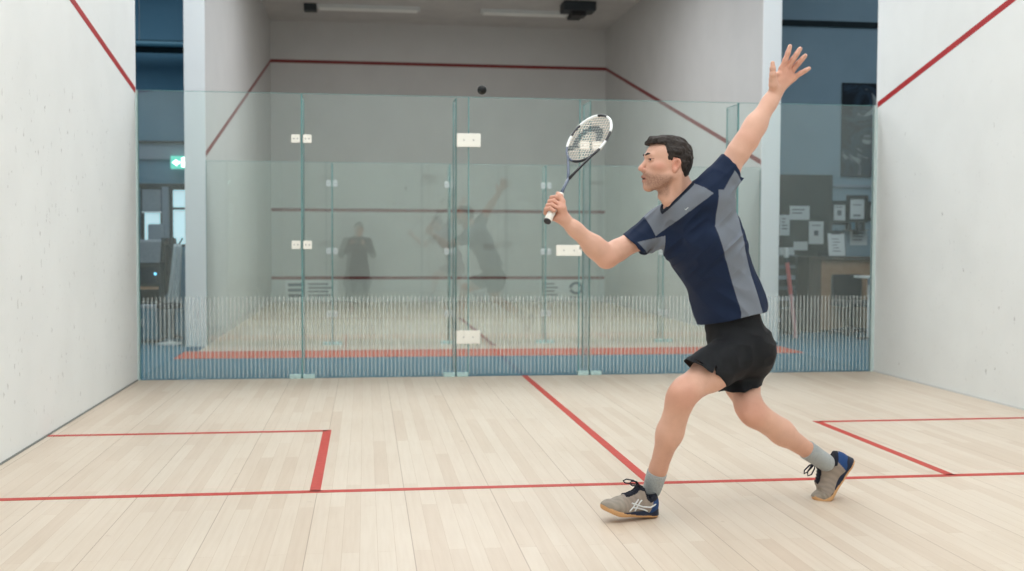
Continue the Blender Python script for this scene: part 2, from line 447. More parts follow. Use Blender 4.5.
# glass back wall of the far court
G2 = 2.035
gw2 = tag(empty('glass_wall', (0, CY, 0)), 'far court glass wall standing beyond the blue carpet strip', 'glass wall')
fins2 = [1.462, 2.775, 3.87, 5.252]
xs = [FX0+.001]+fins2+[FX1-.001]
for a_, b_ in zip(xs, xs[1:]):
    pane('pane', gw2, a_+.003, b_-.003, 0, .012, .006, G2)
for fx in fins2:
    fin(gw2, fx, .014, .22, G2-.01, (1.80, 1.05, .35), .05, True, .024, 'tin')
# ------------------------------------------------------------------ smooth solids for the figures (distance fields meshed with surface nets)
V = lambda *a: np.array(a, float)
def unit(v): v = np.asarray(v, float); return v/np.linalg.norm(v)
def frame(x, z):
    """3x3 with columns x, y, z: x forward, z roughly up"""
    x = unit(x); y = unit(np.cross(z, x)); z = np.cross(x, y)
    return np.stack([x, y, z], 1)

def smin(a, b, k):
    h = np.clip(.5+.5*(b-a)/k, 0, 1); return b+(a-b)*h-k*h*(1-h)

def hnoise(p):
    """value noise, points in lattice units"""
    i = np.floor(p).astype(np.int64); f = p-i; f = f*f*(3-2*f)
    def h(ix, iy, iz):
        n = (ix*374761393+iy*668265263+iz*2147483647) & 0xffffffff
        n = ((n ^ (n >> 13))*1274126177) & 0xffffffff
        return ((n ^ (n >> 16)) & 0xffff)/65535.
    r = 0
    for a in (0, 1):
        for b in (0, 1):
            for c in (0, 1):
                w = (f[:, 0] if a else 1-f[:, 0])*(f[:, 1] if b else 1-f[:, 1])*(f[:, 2] if c else 1-f[:, 2])
                r = r+w*h(i[:, 0]+a, i[:, 1]+b, i[:, 2]+c)
    return r*2-1

class Field:
    """ordered list of smooth unions / cuts, evaluated on point arrays"""
    def __init__(s): s.ops = []; s.post = []
    def cone(s, a, b, ra, rb, k=.02, w=None, sq=1., sub=False, cap=None, hollow=None):
        """round cone a->b; sq squashes the section along w"""
        a, b = np.asarray(a, float), np.asarray(b, float); R = max(ra, rb)
        s.ops.append(('c', a, b, ra, rb, k, None if w is None else unit(w), sq, sub, np.minimum(a, b)-R, np.maximum(a, b)+R, cap, hollow)); return s
    def chain(s, pts, rad, k=.02, w=None, sq=1.):
        for p, q, r1, r2_ in zip(pts, pts[1:], rad, rad[1:]): s.cone(p, q, r1, r2_, k, w, sq)
        return s
    def ell(s, c, R, r, k=.02, sub=False):
        c = np.asarray(c, float); m = max(r)
        s.ops.append(('e', c, np.asarray(R), np.asarray(r, float), 0, k, None, 1, sub, c-m, c+m)); return s
    def ball(s, c, r, k=.02, sub=False): return s.ell(c, np.eye(3), (r, r, r), k, sub)
    def fn(s, f): s.post.append(f); return s
    def bounds(s):
        lo = np.min([o[9] for o in s.ops if not o[8]], 0); hi = np.max([o[10] for o in s.ops if not o[8]], 0)
        return lo-.012, hi+.012
    def __call__(s, p, lo=None, hi=None):
        d = np.full(len(p), .15)
        for o in s.ops:
            k = o[5]
            if lo is not None and (np.any(o[9]-k-.01 > hi) or np.any(o[10]+k+.01 < lo)): continue
            if o[0] == 'c':
                _, a, b, ra, rb, k, w, sq, sub = o[:9]
                ab = b-a; L = ab@ab; q = p-a
                t = np.clip((q@ab)/L, 0, 1)
                v = q-t[:, None]*ab
                if w is not None:
                    c = v@w; v = v+np.outer(c*(1/sq-1), w)
                n = np.sqrt((v*v).sum(1))
                e = (n-(ra+(rb-ra)*t))*min(1, sq if w is not None else 1)
                if o[11] is not None:
                    g_ = (p-o[11][0])@o[11][1]; e = np.maximum(e, g_)
                    if o[12] is not None:                           # open end: hollow by radius and depth
                        vv = p-a-np.outer((p-a)@(ab/math.sqrt(L)), ab/math.sqrt(L))
                        e = np.maximum(e, -np.maximum(np.sqrt((vv*vv).sum(1))-o[12][0], -o[12][1]-g_))
            else:
                _, c, R, r, _, k, _, _, sub = o[:9]
                q = (p-c)@R; k0 = np.sqrt(((q/r)**2).sum(1)); k1 = np.sqrt(((q/(r*r))**2).sum(1))+1e-9
                e = k0*(k0-1)/k1
            d = -smin(-d, e, k) if sub else smin(d, e, k)
        for f in s.post: d = f(p, d)
        return d

def mesh_field(F, h, lo=None, hi=None, n=20):
    """surface nets over blocks of n^3 cells"""
    b0, b1 = F.bounds()
    lo = b0 if lo is None else np.maximum(lo, b0); hi = b1 if hi is None else np.minimum(hi, b1)
    org = lo-h; N = np.ceil((hi-lo)/h).astype(int)+3; NB = np.ceil(N/n).astype(int)
    S1, S2 = int(N[1]+n+4), int(N[2]+n+4)
    key = lambda I: ((I[:, 0]+1)*S1+I[:, 1]+1)*S2+I[:, 2]+1
    VK, VP, QK = [], [], []
    g = np.stack(np.meshgrid(*[np.arange(n+2)]*3, indexing='ij'), -1).reshape(-1, 3)
    m = n+2
    cor = np.array([[i, j, k] for i in (0, 1) for j in (0, 1) for k in (0, 1)])
    edges = [(a, b) for a in range(8) for b in range(a+1, 8) if np.abs(cor[a]-cor[b]).sum() == 1]
    diag = h*(n+2)*.5*1.733
    for bx in range(NB[0]):
        for by in range(NB[1]):
            for bz in range(NB[2]):
                i0 = np.array([bx, by, bz])*n
                pl = org+i0*h; ph = pl+(n+1)*h
                dc = F(((pl+ph)/2)[None], pl, ph)[0]
                if dc > diag*1.3+.02: continue
                P = org+(i0+g)*h
                D = F(P, pl, ph)
                if D.min() > 0 or D.max() < 0: continue
                D3 = D.reshape(m, m, m); ins = D3 < 0
                c8 = np.stack([ins[a:a+n+1, b:b+n+1, c:c+n+1] for a, b, c in cor], -1)
                act = np.argwhere(c8.any(-1) & ~c8.all(-1))
                act = act[(act < n).all(1)]
                if len(act):
                    vals = np.stack([D3[act[:, 0]+a, act[:, 1]+b, act[:, 2]+c] for a, b, c in cor], 1)
                    sm = np.zeros((len(act), 3)); ct = np.zeros(len(act))
                    for a, b in edges:
                        va, vb = vals[:, a], vals[:, b]; x = (va < 0) != (vb < 0)
                        t = np.where(x, va/np.where(x, va-vb, 1), 0)
                        sm += np.where(x[:, None], cor[a]+(cor[b]-cor[a])*t[:, None], 0); ct += x
                    VK.append(key(act+i0)); VP.append(org+(act+i0+sm/ct[:, None])*h)
                for ax in range(3):
                    u, v = (ax+1) % 3, (ax+2) % 3
                    e = np.zeros(3, int); e[ax] = 1
                    A = ins[:n, :n, :n]; B = ins[e[0]:n+e[0], e[1]:n+e[1], e[2]:n+e[2]]
                    X = np.argwhere(A != B)
                    if not len(X): continue
                    fl_ = A[X[:, 0], X[:, 1], X[:, 2]]
                    G = X+i0; du = np.zeros(3, int); du[u] = 1; dv = np.zeros(3, int); dv[v] = 1
                    q = np.stack([key(G-du-dv), key(G-dv), key(G), key(G-du)], 1)
                    q[~fl_] = q[~fl_][:, ::-1]
                    QK.append(q)
    VK = np.concatenate(VK); VP = np.concatenate(VP); QK = np.concatenate(QK)
    o = np.argsort(VK); VK = VK[o]; VP = VP[o]
    qi = np.searchsorted(VK, QK); qi = np.minimum(qi, len(VK)-1)
    ok = (VK[qi] == QK).all(1)
    return VP, qi[ok]

def keep_big(P, Q, share=.02):
    """drop loose crumbs"""
    n = len(P); lab = np.arange(n)
    while True:
        m = lab[Q].min(1); new = lab.copy()
        for c in range(4): np.minimum.at(new, Q[:, c], m)
        new = new[new]
        if (new == lab).all(): break
        lab = new
    cnt = np.bincount(lab, minlength=n); good = cnt[lab] > share*n
    idx = np.cumsum(good)-1
    Q = Q[good[Q].all(1)]
    return P[good], idx[Q]

def relax(P, Q, it, w=.5):
    n = len(P)
    E = np.concatenate([Q[:, [0, 1]], Q[:, [1, 2]], Q[:, [2, 3]], Q[:, [3, 0]]])
    for _ in range(it):
        s_ = np.zeros_like(P); c = np.zeros(n)
        np.add.at(s_, E[:, 0], P[E[:, 1]]); np.add.at(s_, E[:, 1], P[E[:, 0]])
        np.add.at(c, E[:, 0], 1); np.add.at(c, E[:, 1], 1)
        P = P+w*(s_/c[:, None]-P)
    return P

def solid(name, F, h, m, parent=None, color=None, lo=None, hi=None, smooth=0, origin=None, mats=None, matfn=None):
    P, Q = mesh_field(F, h, lo, hi)
    P, Q = keep_big(P, Q)
    if smooth: P = relax(P, Q, smooth)
    me = bpy.data.meshes.new(name)
    Pl = P if origin is None else P-origin
    me.vertices.add(len(P)); me.vertices.foreach_set('co', Pl.astype(np.float32).ravel())
    me.loops.add(Q.size); me.loops.foreach_set('vertex_index', Q.astype(np.int32).ravel())
    me.polygons.add(len(Q)); me.polygons.foreach_set('loop_start', np.arange(0, Q.size, 4, dtype=np.int32))
    try: me.polygons.foreach_set('loop_total', np.full(len(Q), 4, np.int32))
    except Exception: pass
    me.polygons.foreach_set('use_smooth', np.ones(len(Q), bool))
    me.update(calc_edges=True); me.validate()
    if color is not None:
        col = np.ones((len(P), 4), np.float32); col[:, :3] = color(P)
        a = me.color_attributes.new('tone', 'FLOAT_COLOR', 'POINT'); a.data.foreach_set('color', col.ravel())
    o = link(name, me, m, parent)
    if matfn is not None:
        for x in mats: me.materials.append(x)
        c = P[Q].mean(1); me.polygons.foreach_set('material_index', matfn(c).astype(np.int32))
    if origin is not None: o.location = origin
    return o

def sstep(a, b, x): t = np.clip((x-a)/(b-a), 0, 1); return t*t*(3-2*t)
def l3(r, g, b): return np.array(lin(r, g, b)[:3])
def tone_mat(name, rough, spec=.4, weave=0, scale=400, sss=0):
    m = mat(name, (1, 1, 1, 1), rough, spec=spec); t = NT(m)
    a = t.n('ShaderNodeVertexColor', layer_name='tone')
    co = t.n('ShaderNodeTexCoord').outputs['Object']
    n = t.n('ShaderNodeTexNoise'); n.inputs['Scale'].default_value = scale; n.inputs['Detail'].default_value = 3; t.l(co, n.inputs['Vector'])
    c = t.mix(1.0, a.outputs['Color'], t.ramp(n.outputs['Fac'], [(.3, (.9, .9, .9, 1)), (.7, (1, 1, 1, 1))]).outputs['Color'], 'MULTIPLY')
    t.l(c, t.p.inputs['Base Color'])
    if weave: t.bump(n.outputs['Fac'], weave, .002)
    if sss:
        t.p.inputs['Subsurface Weight'].default_value = sss; t.p.inputs['Subsurface Radius'].default_value = (.012, .005, .003); t.p.inputs['Subsurface Scale'].default_value = 1
    return m
# ------------------------------------------------------------------ the player: body landmarks (metres)
J = dict(pelvis=V(3.4836, -4.7100, 0.7120),
         waist=V(3.4199, -4.7400, 0.9243),
         chest=V(3.3116, -4.7700, 1.1544),
         neckb=V(3.2091, -4.7900, 1.3236),
         skull=V(3.1401, -4.8300, 1.4869),
         lsho=V(3.2987, -4.9000, 1.3846),
         lelb=V(3.4354, -4.9300, 1.6045),
         lwri=V(3.5722, -4.9000, 1.8095),
         rsho=V(3.1317, -4.6500, 1.2337),
         relb=V(2.8757, -4.7200, 1.1001),
         rwri=V(2.6895, -4.7600, 1.2557),
         lhip=V(3.4799, -4.8000, 0.6984),
         rhip=V(3.4924, -4.5900, 0.6777),
         lkne=V(3.1285, -5.0400, 0.5380),
         lank=V(3.0504, -4.9000, 0.1332),
         rkne=V(3.5010, -4.8400, 0.4259),
         rank=V(3.8774, -4.7300, 0.1843),
         hem=V(3.4624, -4.7400, 0.8352),
         lcuff=V(3.3788, -4.9200, 1.4862),
         rcuff=V(3.0152, -4.6800, 1.1486),
         lshem=V(3.2478, -4.9500, 0.6174),
         rshem=V(3.4849, -4.7400, 0.5137),
         lsock=V(3.0796, -4.9200, 0.1841),
         rsock=V(3.8018, -4.7500, 0.2533),
         collar=V(3.1737, -4.8100, 1.3701),
         lim=V(3.5936, -4.9100, 1.9061),
         lmm=V(3.6180, -4.9100, 1.9109),
         lrm=V(3.6400, -4.9000, 1.8981),
         llm=V(3.6494, -4.9000, 1.8707),
         lip=V(3.6028, -4.9250, 1.9420),
         lmp=V(3.6340, -4.9300, 1.9441),
         lrp=V(3.6607, -4.9250, 1.9308),
         llp=V(3.6765, -4.9150, 1.8904),
         lit=V(3.6179, -4.9350, 1.9976),
         lmt=V(3.6583, -4.9450, 1.9865),
         lrt=V(3.6843, -4.9400, 1.9594),
         llt=V(3.7078, -4.9250, 1.9087),
         ltc=V(3.5511, -4.9250, 1.8353),
         ltm=V(3.5398, -4.9450, 1.8763),
         ltt=V(3.5364, -4.9500, 1.9237),
         butt=V(2.6020, -4.8000, 1.2544),
         y1=V(3.0606, -4.8000, 1.1752),
         y2=V(3.2972, -4.8500, 1.3697),
         y3=V(3.0636, -4.7000, 1.2591),
         y4=V(3.1051, -4.7000, 1.1755),
         y5=V(3.2812, -4.9000, 1.3717),
         y6=V(3.2124, -4.8500, 1.4202),
         u1=V(3.0056, -4.7000, 1.1618),
         u2=V(3.1459, -4.7000, 1.1933),
         v1=V(3.3047, -4.9500, 1.3530),
         v2=V(3.3603, -4.9500, 1.4503),
         p1=V(3.3004, -4.9500, 1.3488),
         p2=V(3.2930, -4.9500, 1.2351),
         p3=V(3.3575, -4.9200, 1.0743),
         p4=V(3.4290, -4.9000, 0.8679),
         q1=V(3.3963, -4.9000, 1.3473),
         q2=V(3.4411, -4.9000, 1.1339),
         q3=V(3.4835, -4.8800, 1.0046),
         q4=V(3.5354, -4.8600, 0.8649),
         mark=V(3.1743, -4.9300, 1.3084),
         heel=V(3.0503, -4.9300, -0.0059),
         rball=V(3.9290, -4.7000, 0.0071),
         ball=V(2.3403, -4.6000, 1.8313))
AX = V(0.99129, -0.13165, 0.00400)      # along the court's width as he moves, pointing back the way he came
UP = V(0.00133, 0.04037, 0.99918)
DP = V(0.13171, 0.99047, -0.04019)      # away from the near side
def turn(a, up):
    """frame facing -AX, turned by a degrees towards the near side"""
    a = math.radians(a); return frame(-AX*math.cos(a)-DP*math.sin(a)-up*((-AX*math.cos(a)-DP*math.sin(a))@up), up)
spine = unit(J['neckb']-J['pelvis'])
CH = turn(40, spine); PV = turn(22, unit(J['waist']-J['pelvis'])); WA = turn(30, spine)
def at(fr, c, x, y, z): return c+fr@V(x, y, z)

HD = turn(11, UP)
pit = math.radians(3); HD = HD@np.array([[math.cos(pit), 0, -math.sin(pit)], [0, 1, 0], [math.sin(pit), 0, math.cos(pit)]])
S = J['skull']
hp = lambda x, y, z: S+HD@V(x, y, z)

def torso(F, off=0.0):
    p, w, c, n = J['pelvis'], J['waist'], J['chest'], J['neckb']
    F.cone(at(PV, p, 0, 0, -.02), at(PV, p, 0, 0, .08), .122+off, .112+off, .05, PV[:, 0], .74)
    F.cone(at(PV, p, 0, 0, .06), w, .112+off, .115+off, .05, WA[:, 0], .72)
    F.cone(w, c, .118+off, .148+off, .06, CH[:, 0], .72)
    F.cone(c, at(CH, c, .0, 0, .085), .148+off, .132+off, .06, CH[:, 0], .70)
    F.cone(at(CH, c, -.02, .02, .12), n, .09+off, .062+off, .06)

def arm(F, sho, elb, wri, inn, off=0.0, upper_only=False):
    u = unit(elb-sho)
    F.cone(sho, sho+u*.10, .056+off, .051+off, .03)
    F.cone(sho+u*.08, elb-u*.05, .051+off, .044+off, .03)
    if upper_only: return
    F.cone(elb-u*.06, elb, .044, .041, .03)
    v = unit(wri-elb)
    F.cone(elb, elb+v*.075, .041, .0445, .03)
    F.cone(elb+v*.06, wri-v*.05, .0435, .031, .03)
    F.cone(wri-v*.06, wri, .031, .0275, .02, inn, .82)

# ---- racquet axis first: the right hand closes round the handle
RA = unit(.371*AX+.742*UP+.558*DP)       # butt to tip
RE1 = unit(.894*AX-.447*UP); RE2 = unit(np.cross(RA, RE1))
RBUTT = J['butt']; FIST = RBUTT+RA*.083

body = Field()
torso(body)
# trapezius, shoulders, chest, seat
for s, sh in ((1, J['lsho']), (-1, J['rsho'])):
    body.cone(J['neckb']+UP*.02, sh, .05, .052, .05)
    body.ell(at(CH, J['chest'], .075, s*.075, .045), CH, (.04, .065, .05), .04)
    body.ball(at(PV, J['pelvis'], -.035, s*.06, -.03), .075, .04)
arm(body, J['lsho'], J['lelb'], J['lwri'], -DP)
arm(body, J['rsho'], J['relb'], J['rwri'], DP)
body.ball(J['relb']+(-UP*.010+AX*.004), .033, .03); body.ball(J['lelb']+AX*.010-UP*.006, .032, .03)
def leg(hip, kne, ank, back):
    t = unit(kne-hip); v = unit(ank-kne); L = np.linalg.norm(ank-kne); T = np.linalg.norm(kne-hip)
    body.cone(hip-t*.0, hip+t*T*.55, .078, .072, .04)
    body.cone(hip+t*T*.5, kne-t*.03, .074, .058, .04)
    body.cone(kne-t*.03, kne+v*.03, .057, .053, .03)
    body.ball(kne+unit(t-v-back*.6)*.020, .042, .025)               # knee cap
    body.cone(kne+v*.03, kne+v*L*.45, .051, .050, .03)
    body.cone(kne+v*.06+back*.010, kne+v*L*.40+back*.013, .041, .043, .03)   # calf
    body.cone(kne+v*L*.42, ank-v*.07, .050, .036, .03)
    body.cone(ank-v*.08, ank-v*.01, .035, .032, .02)
lb = unit(AX*.8+DP*.55); rb = unit(UP*.75+AX*.3+DP*.4)
leg(J['lhip'], J['lkne'], J['lank'], lb)
leg(J['rhip'], J['rkne'], J['rank'], rb)
# ---- neck and head
body.cone(hp(-.002, 0, -.02), J['neckb'], .057, .062, .03)
body.cone(hp(.030, 0, -.098), hp(.012, 0, -.140), .028, .030, .03)
body.cone(hp(-.012, .05, -.03), at(CH, J['neckb'], .055, .01, .0), .014, .013, .025)
body.cone(hp(-.012, -.05, -.03), at(CH, J['neckb'], .055, -.01, .0), .014, .013, .025)
body.ball(hp(.046, 0, -.128), .012, .02)
body.ell(hp(.022, 0, .042), HD, (.090, .074, .080), .03)
body.ell(hp(.060, 0, .048), HD, (.0565, .062, .056), .02)
body.ell(hp(.062, 0, -.022), HD, (.060, .056, .074), .025)
for s in (1, -1):
    body.cone(hp(.018, s*.052, -.040), hp(.095, s*.016, -.091), .016, .0165, .022)
    body.ell(hp(.078, s*.045, -.004), HD, (.028, .019, .017), .02)
    body.cone(hp(.1065, s*.036, .041), hp(.116, s*.010, .040), .010, .010, .014)
body.ball(hp(.1085, 0, -.090), .0185, .018)
body.ell(hp(.098, 0, -.050), HD, (.033, .030, .036), .02)
body.cone(hp(.112, 0, .030), hp(.139, 0, -.009), .0085, .0092, .010)
body.ball(hp(.1425, 0, -.0155), .0108, .008)
for s in (1, -1):
    body.ball(hp(.128, s*.0125, -.0215), .0082, .007)
    body.ball(hp(.124, s*.034, .022), .0135, .012, True)
    body.ball(hp(.1015, s*.033, .0220), .0150, .005)
    body.ell(hp(.117, s*.035, .0212), HD, (.008, .0120, .0034), .002, True)
    # lips: upper and lower
    body.cone(hp(.115, s*.021, -.055), hp(.1315, s*.003, -.0495), .005, .0066, .004)
    body.cone(hp(.113, s*.020, -.060), hp(.1255, s*.003, -.0675), .005, .0070, .004)
body.ell(hp(.134, 0, -.0585), HD, (.016, .016, .0034), .002, True)
for s in (1, -1):                                                  # ears
    er = HD@frame(V(.95, s*-.1, .28), V(-.28, s*.25, .95))
    body.ell(hp(.009, s*.076, .003), er, (.0190, .0075, .029), .006)
    body.ell(hp(.012, s*.083, .005), er, (.0095, .009, .017), .002, True)
    body.ell(hp(.015, s*.074, -.020), er, (.010, .007, .010), .006)

# ---- left hand, open, palm to the near side
H = J
body.cone(H['lwri']-(H['lmm']-H['lwri'])*.15, (H['lwri']+H['lmm'])/2, .026, .025, .015, -DP, .72)
for a in ('lim', 'lmm', 'lrm', 'llm'):
    body.cone(H['lwri']+(H[a]-H['lwri'])*.25, H[a], .018, .0135, .012)
body.cone(H['lim'], H['llm'], .0135, .0125, .010)
for m_, p_, t_, r0 in (('lim', 'lip', 'lit', .0116), ('lmm', 'lmp', 'lmt', .0119), ('lrm', 'lrp', 'lrt', .0113), ('llm', 'llp', 'llt', .0103)):
    a, b, c = H[m_], H[p_], H[t_]
    d = b+(c-b)*.52-DP*.003
    body.chain([a, b, d, c], [r0+.002, r0, r0*.94, r0*.80], .003)
    body.ball(b, r0*1.05, .004)
body.cone(H['lwri']+(H['ltc']-H['lwri'])*.5, H['ltc'], .020, .020, .014)
body.chain([H['ltc'], H['ltm'], H['ltm']+(H['ltt']-H['ltm'])*.5, H['ltt']], [.019, .0125, .0118, .0088], .007)
body.cone(H['ltm']*.6+H['ltc']*.4+DP*.012, (H['lmm']+H['lwri'])/2, .014, .016, .012)
body.cone(H['ltm'], H['lim']*.8+H['lwri']*.2, .008, .010, .012)     # web

# ---- right hand, closed round the handle
def rp(ang, r, h):
    a = math.radians(ang)                                           # 0 = right, 90 = far side, 180 = left, 270 = near side
    e2 = unit(DP-RA*(DP@RA)); e1 = unit(np.cross(e2, RA)); e1 = e1 if e1@AX > 0 else -e1
    return FIST+(e1*math.cos(a)+e2*math.sin(a))*r+RA*h
W_ = J['rwri']
mc = []
for i, (h, r0) in enumerate(((.036, .0105), (.012, .0108), (-.012, .0104), (-.034, .0094))):
    m0 = rp(30, .040, h*.95); mc.append(m0)
    body.cone(W_+(m0-W_)*.2, m0, .019, .014, .014)
    body.chain([m0, rp(78, .036, h+.002), rp(135, .0315, h+.004), rp(188, .0285, h+.002), rp(238, .0272, h), rp(284, .026, h-.003)],
               [r0+.003, r0+.0015, r0+.001, r0, r0*.95, r0*.82], .003)
body.cone(mc[0], mc[3], .014, .013, .012)
body.cone(W_+(rp(330, .03, -.02)-W_)*.3, rp(330, .036, .0), .021, .020, .015)
body.chain([rp(330, .036, -.005), rp(308, .034, .026), rp(272, .0285, .046), rp(240, .027, .058)], [.019, .0128, .0118, .009], .006)

def skin_tone(P):
    base = l3(219, 173, 152); n = len(P)
    c = np.tile(base, (n, 1))
    nz = hnoise(P*22)[:, None]*.5+hnoise(P*60)[:, None]*.5
    c = c*(1+.05*nz)
    def blend(col, w):
        nonlocal c; w = np.clip(w, 0, 1)[:, None]; c = c*(1-w)+np.array(col)*w
    near = lambda q, r0, r1: 1-sstep(r0, r1, np.linalg.norm(P-q, axis=1))
    red = l3(206, 138, 116)
    for q in ('relb', 'lelb'): blend(red, .45*near(J[q], .02, .07))
    for q in ('lkne', 'rkne'): blend(red, .55*near(J[q], .03, .10))
    for q in ('lank', 'rank'): blend(l3(190, 132, 106), .35*near(J[q], .05, .30))
    blend(red, .4*near(J['lmm'], .03, .13)); blend(red, .35*near(FIST, .04, .1))
    q = (P-S)@HD; hd = near(S, .14, .17)
    x, y, z = q.T
    # beard shadow over jaw, chin and lip
    jaw = sstep(-.026, -.056, z+.10*(.06-x)*(x<.06))*sstep(.008, .03, x)*sstep(-.145, -.108, z)
    lipw = np.exp(-((x-.13)/.018)**2-((z+.039)/.012)**2)
    blend(l3(134, 100, 84), hd*np.clip(.78*jaw*(.85+.3*hnoise(P*250))+.55*lipw, 0, .82))
    blend(l3(190, 126, 112), hd*np.exp(-((z+.058)/.011)**2)*(x > .117)*(np.abs(y) < .020)*.7)
    blend(l3(90, 40, 38), hd*(np.abs(z+.0585) < .0035)*(x > .112)*(np.abs(y) < .018)*.9)
    blend(l3(212, 140, 122), hd*.5*(np.exp(-((x-.08)/.03)**2-((z+.006)/.02)**2)+np.exp(-((x-.142)/.014)**2-((z+.015)/.012)**2)))
    blend(l3(214, 140, 120), hd*.5*(np.abs(y) > .07)*(np.abs(x-.01) < .025))
    blend(l3(120, 78, 62), hd*.8*np.exp(-((z-.0252)/.0024)**2)*(x > .098)*(np.abs(np.abs(y)-.034) < .015))
    blend(l3(180, 126, 104), hd*.5*np.exp(-((z-.0155)/.004)**2)*(x > .098)*(np.abs(np.abs(y)-.034) < .015))
    return c
M['skin'] = tone_mat('skin', .5, .35, .05, 500, .0)
person = solid('person', body, HB, M['skin'], None, skin_tone)
tag(person, 'man in navy and grey sports shirt and black shorts lunging with a raised racquet', 'person')

# eyes and brows
for s in (1, -1):
    bm = bmesh.new(); bmesh.ops.create_uvsphere(bm, u_segments=20, v_segments=14, radius=.0142)
    e = obj('eye', bm, M['paper'], person, smooth=True); e.location = hp(.1013, s*.033, .0215)
    look = unit(HD@V(.93, .30, .10)); bm = bmesh.new(); bmesh.ops.create_uvsphere(bm, u_segments=16, v_segments=10, radius=.0085)
    i = obj('iris', bm, mat('brown_iris', lin(40, 28, 22), .15), e, smooth=True); i.location = look*.0072
M['hair'] = mat('dark_brown_hair', lin(46, 38, 35), .6, spec=.35)
for s in (1, -1):
    bf = Field().chain([hp(.1262, s*.012, .0435), hp(.1225, s*.026, .0475), hp(.1085, s*.043, .0455)], [.0036, .0042, .0026], .004)
    bf.fn(lambda p, d: d+.0012*hnoise(p*500))
    solid('eyebrow', bf, .0022, M['hair'], person)
# hair
hair = Field().ell(hp(.011, 0, .046), HD, (.0985, .082, .086), .02).ell(hp(.085, 0, .096), HD, (.030, .048, .017), .03).ell(hp(.035, 0, .100), HD, (.075, .058, .030), .03).ell(hp(-.030, 0, -.002), HD, (.040, .062, .062), .03).ell(hp(.092, .010, .102), HD, (.022, .038, .011), .02)
hx = [-.12, -.058, -.026, -.014, -.008, .024, .028, .040, .047, .058, .09, .14]
hz = [-.056, -.062, -.040, .01, .030, .034, .006, .002, .030, .086, .092, .088]
def haircut(p, d):
    q = (p-S)@HD
    st = q.copy(); st[:, 0] *= 55; st[:, 1] *= 170; st[:, 2] *= 70
    st2 = q*V(120, 420, 160)
    tp_ = sstep(.06, .11, q[:, 2]); d = d+.0036*hnoise(st)+.0016*hnoise(st2)-.006*tp_*hnoise(q*V(45, 80, 50)+3)+.006*(1-sstep(.0, .07, q[:, 2]))*sstep(-.03, .03, q[:, 0])
    zb = np.interp(q[:, 0], hx, hz)+.0025*hnoise(q*300)
    return np.maximum(d, (zb-q[:, 2])*.75)
hair.fn(haircut)
hr = NT(M['hair']); co = hr.n('ShaderNodeTexCoord').outputs['Object']
mp = hr.n('ShaderNodeMapping'); mp.inputs['Scale'].default_value = (160, 420, 200); hr.l(co, mp.inputs['Vector'])
nn = hr.n('ShaderNodeTexNoise'); nn.inputs['Scale'].default_value = 1; hr.l(mp.outputs['Vector'], nn.inputs['Vector'])
hr.l(hr.ramp(nn.outputs['Fac'], [(.3, lin(24, 20, 19)), (.72, lin(54, 45, 40))]).outputs['Color'], hr.p.inputs['Base Color'])
solid('hair', hair, .0026, M['hair'], person)

# ---- shirt
def side(P, A, B):
    """positive to the left of the line A->B, seen from the near side"""
    A, B = J[A], J[B]; t = B-A; n = unit(np.cross(t, DP)); return (P-A)@n
shirt = Field()
p, w, c, n = J['pelvis'], J['waist'], J['chest'], J['neckb']
shirt.cone(at(PV, p, 0, 0, .0), at(PV, p, 0, 0, .11), .172, .168, .05, PV[:, 0], .77)
shirt.cone(at(PV, p, 0, 0, .09), w, .166, .156, .05, WA[:, 0], .78)
shirt.cone(w, c, .156, .172, .06, CH[:, 0], .76)
shirt.cone(c, at(CH, c, .0, 0, .085), .172, .152, .06, CH[:, 0], .74)
shirt.cone(at(CH, c, -.02, .02, .12), n, .10, .070, .06)
for s, sh in ((1, J['lsho']), (-1, J['rsho'])):
    shirt.cone(J['neckb']+UP*.012, sh, .056, .062, .05)
    shirt.ell(at(CH, J['chest'], .08, s*.075, .045), CH, (.052, .08, .065), .05)
lcn = unit(.75*AX+.65*UP); rcn = unit(-.69*AX-.72*UP)
shirt.cone(J['lsho']-unit(J['lelb']-J['lsho'])*.03, J['lcuff']+unit(J['lelb']-J['lsho'])*.06, .080, .064, .05, cap=(J['lcuff'], lcn), hollow=(.056, .035))
shirt.cone(J['rsho']-unit(J['relb']-J['rsho'])*.03, J['rcuff']+unit(J['relb']-J['rsho'])*.06, .078, .066, .05, cap=(J['rcuff'], rcn), hollow=(.058, .035))
# drape of the raised arm down the flank, and the chest under the reaching arm
shirt.cone(J['lsho']+AX*.02-UP*.03, at(CH, J['chest'], -.01, .10, .0), .055, .06, .05)
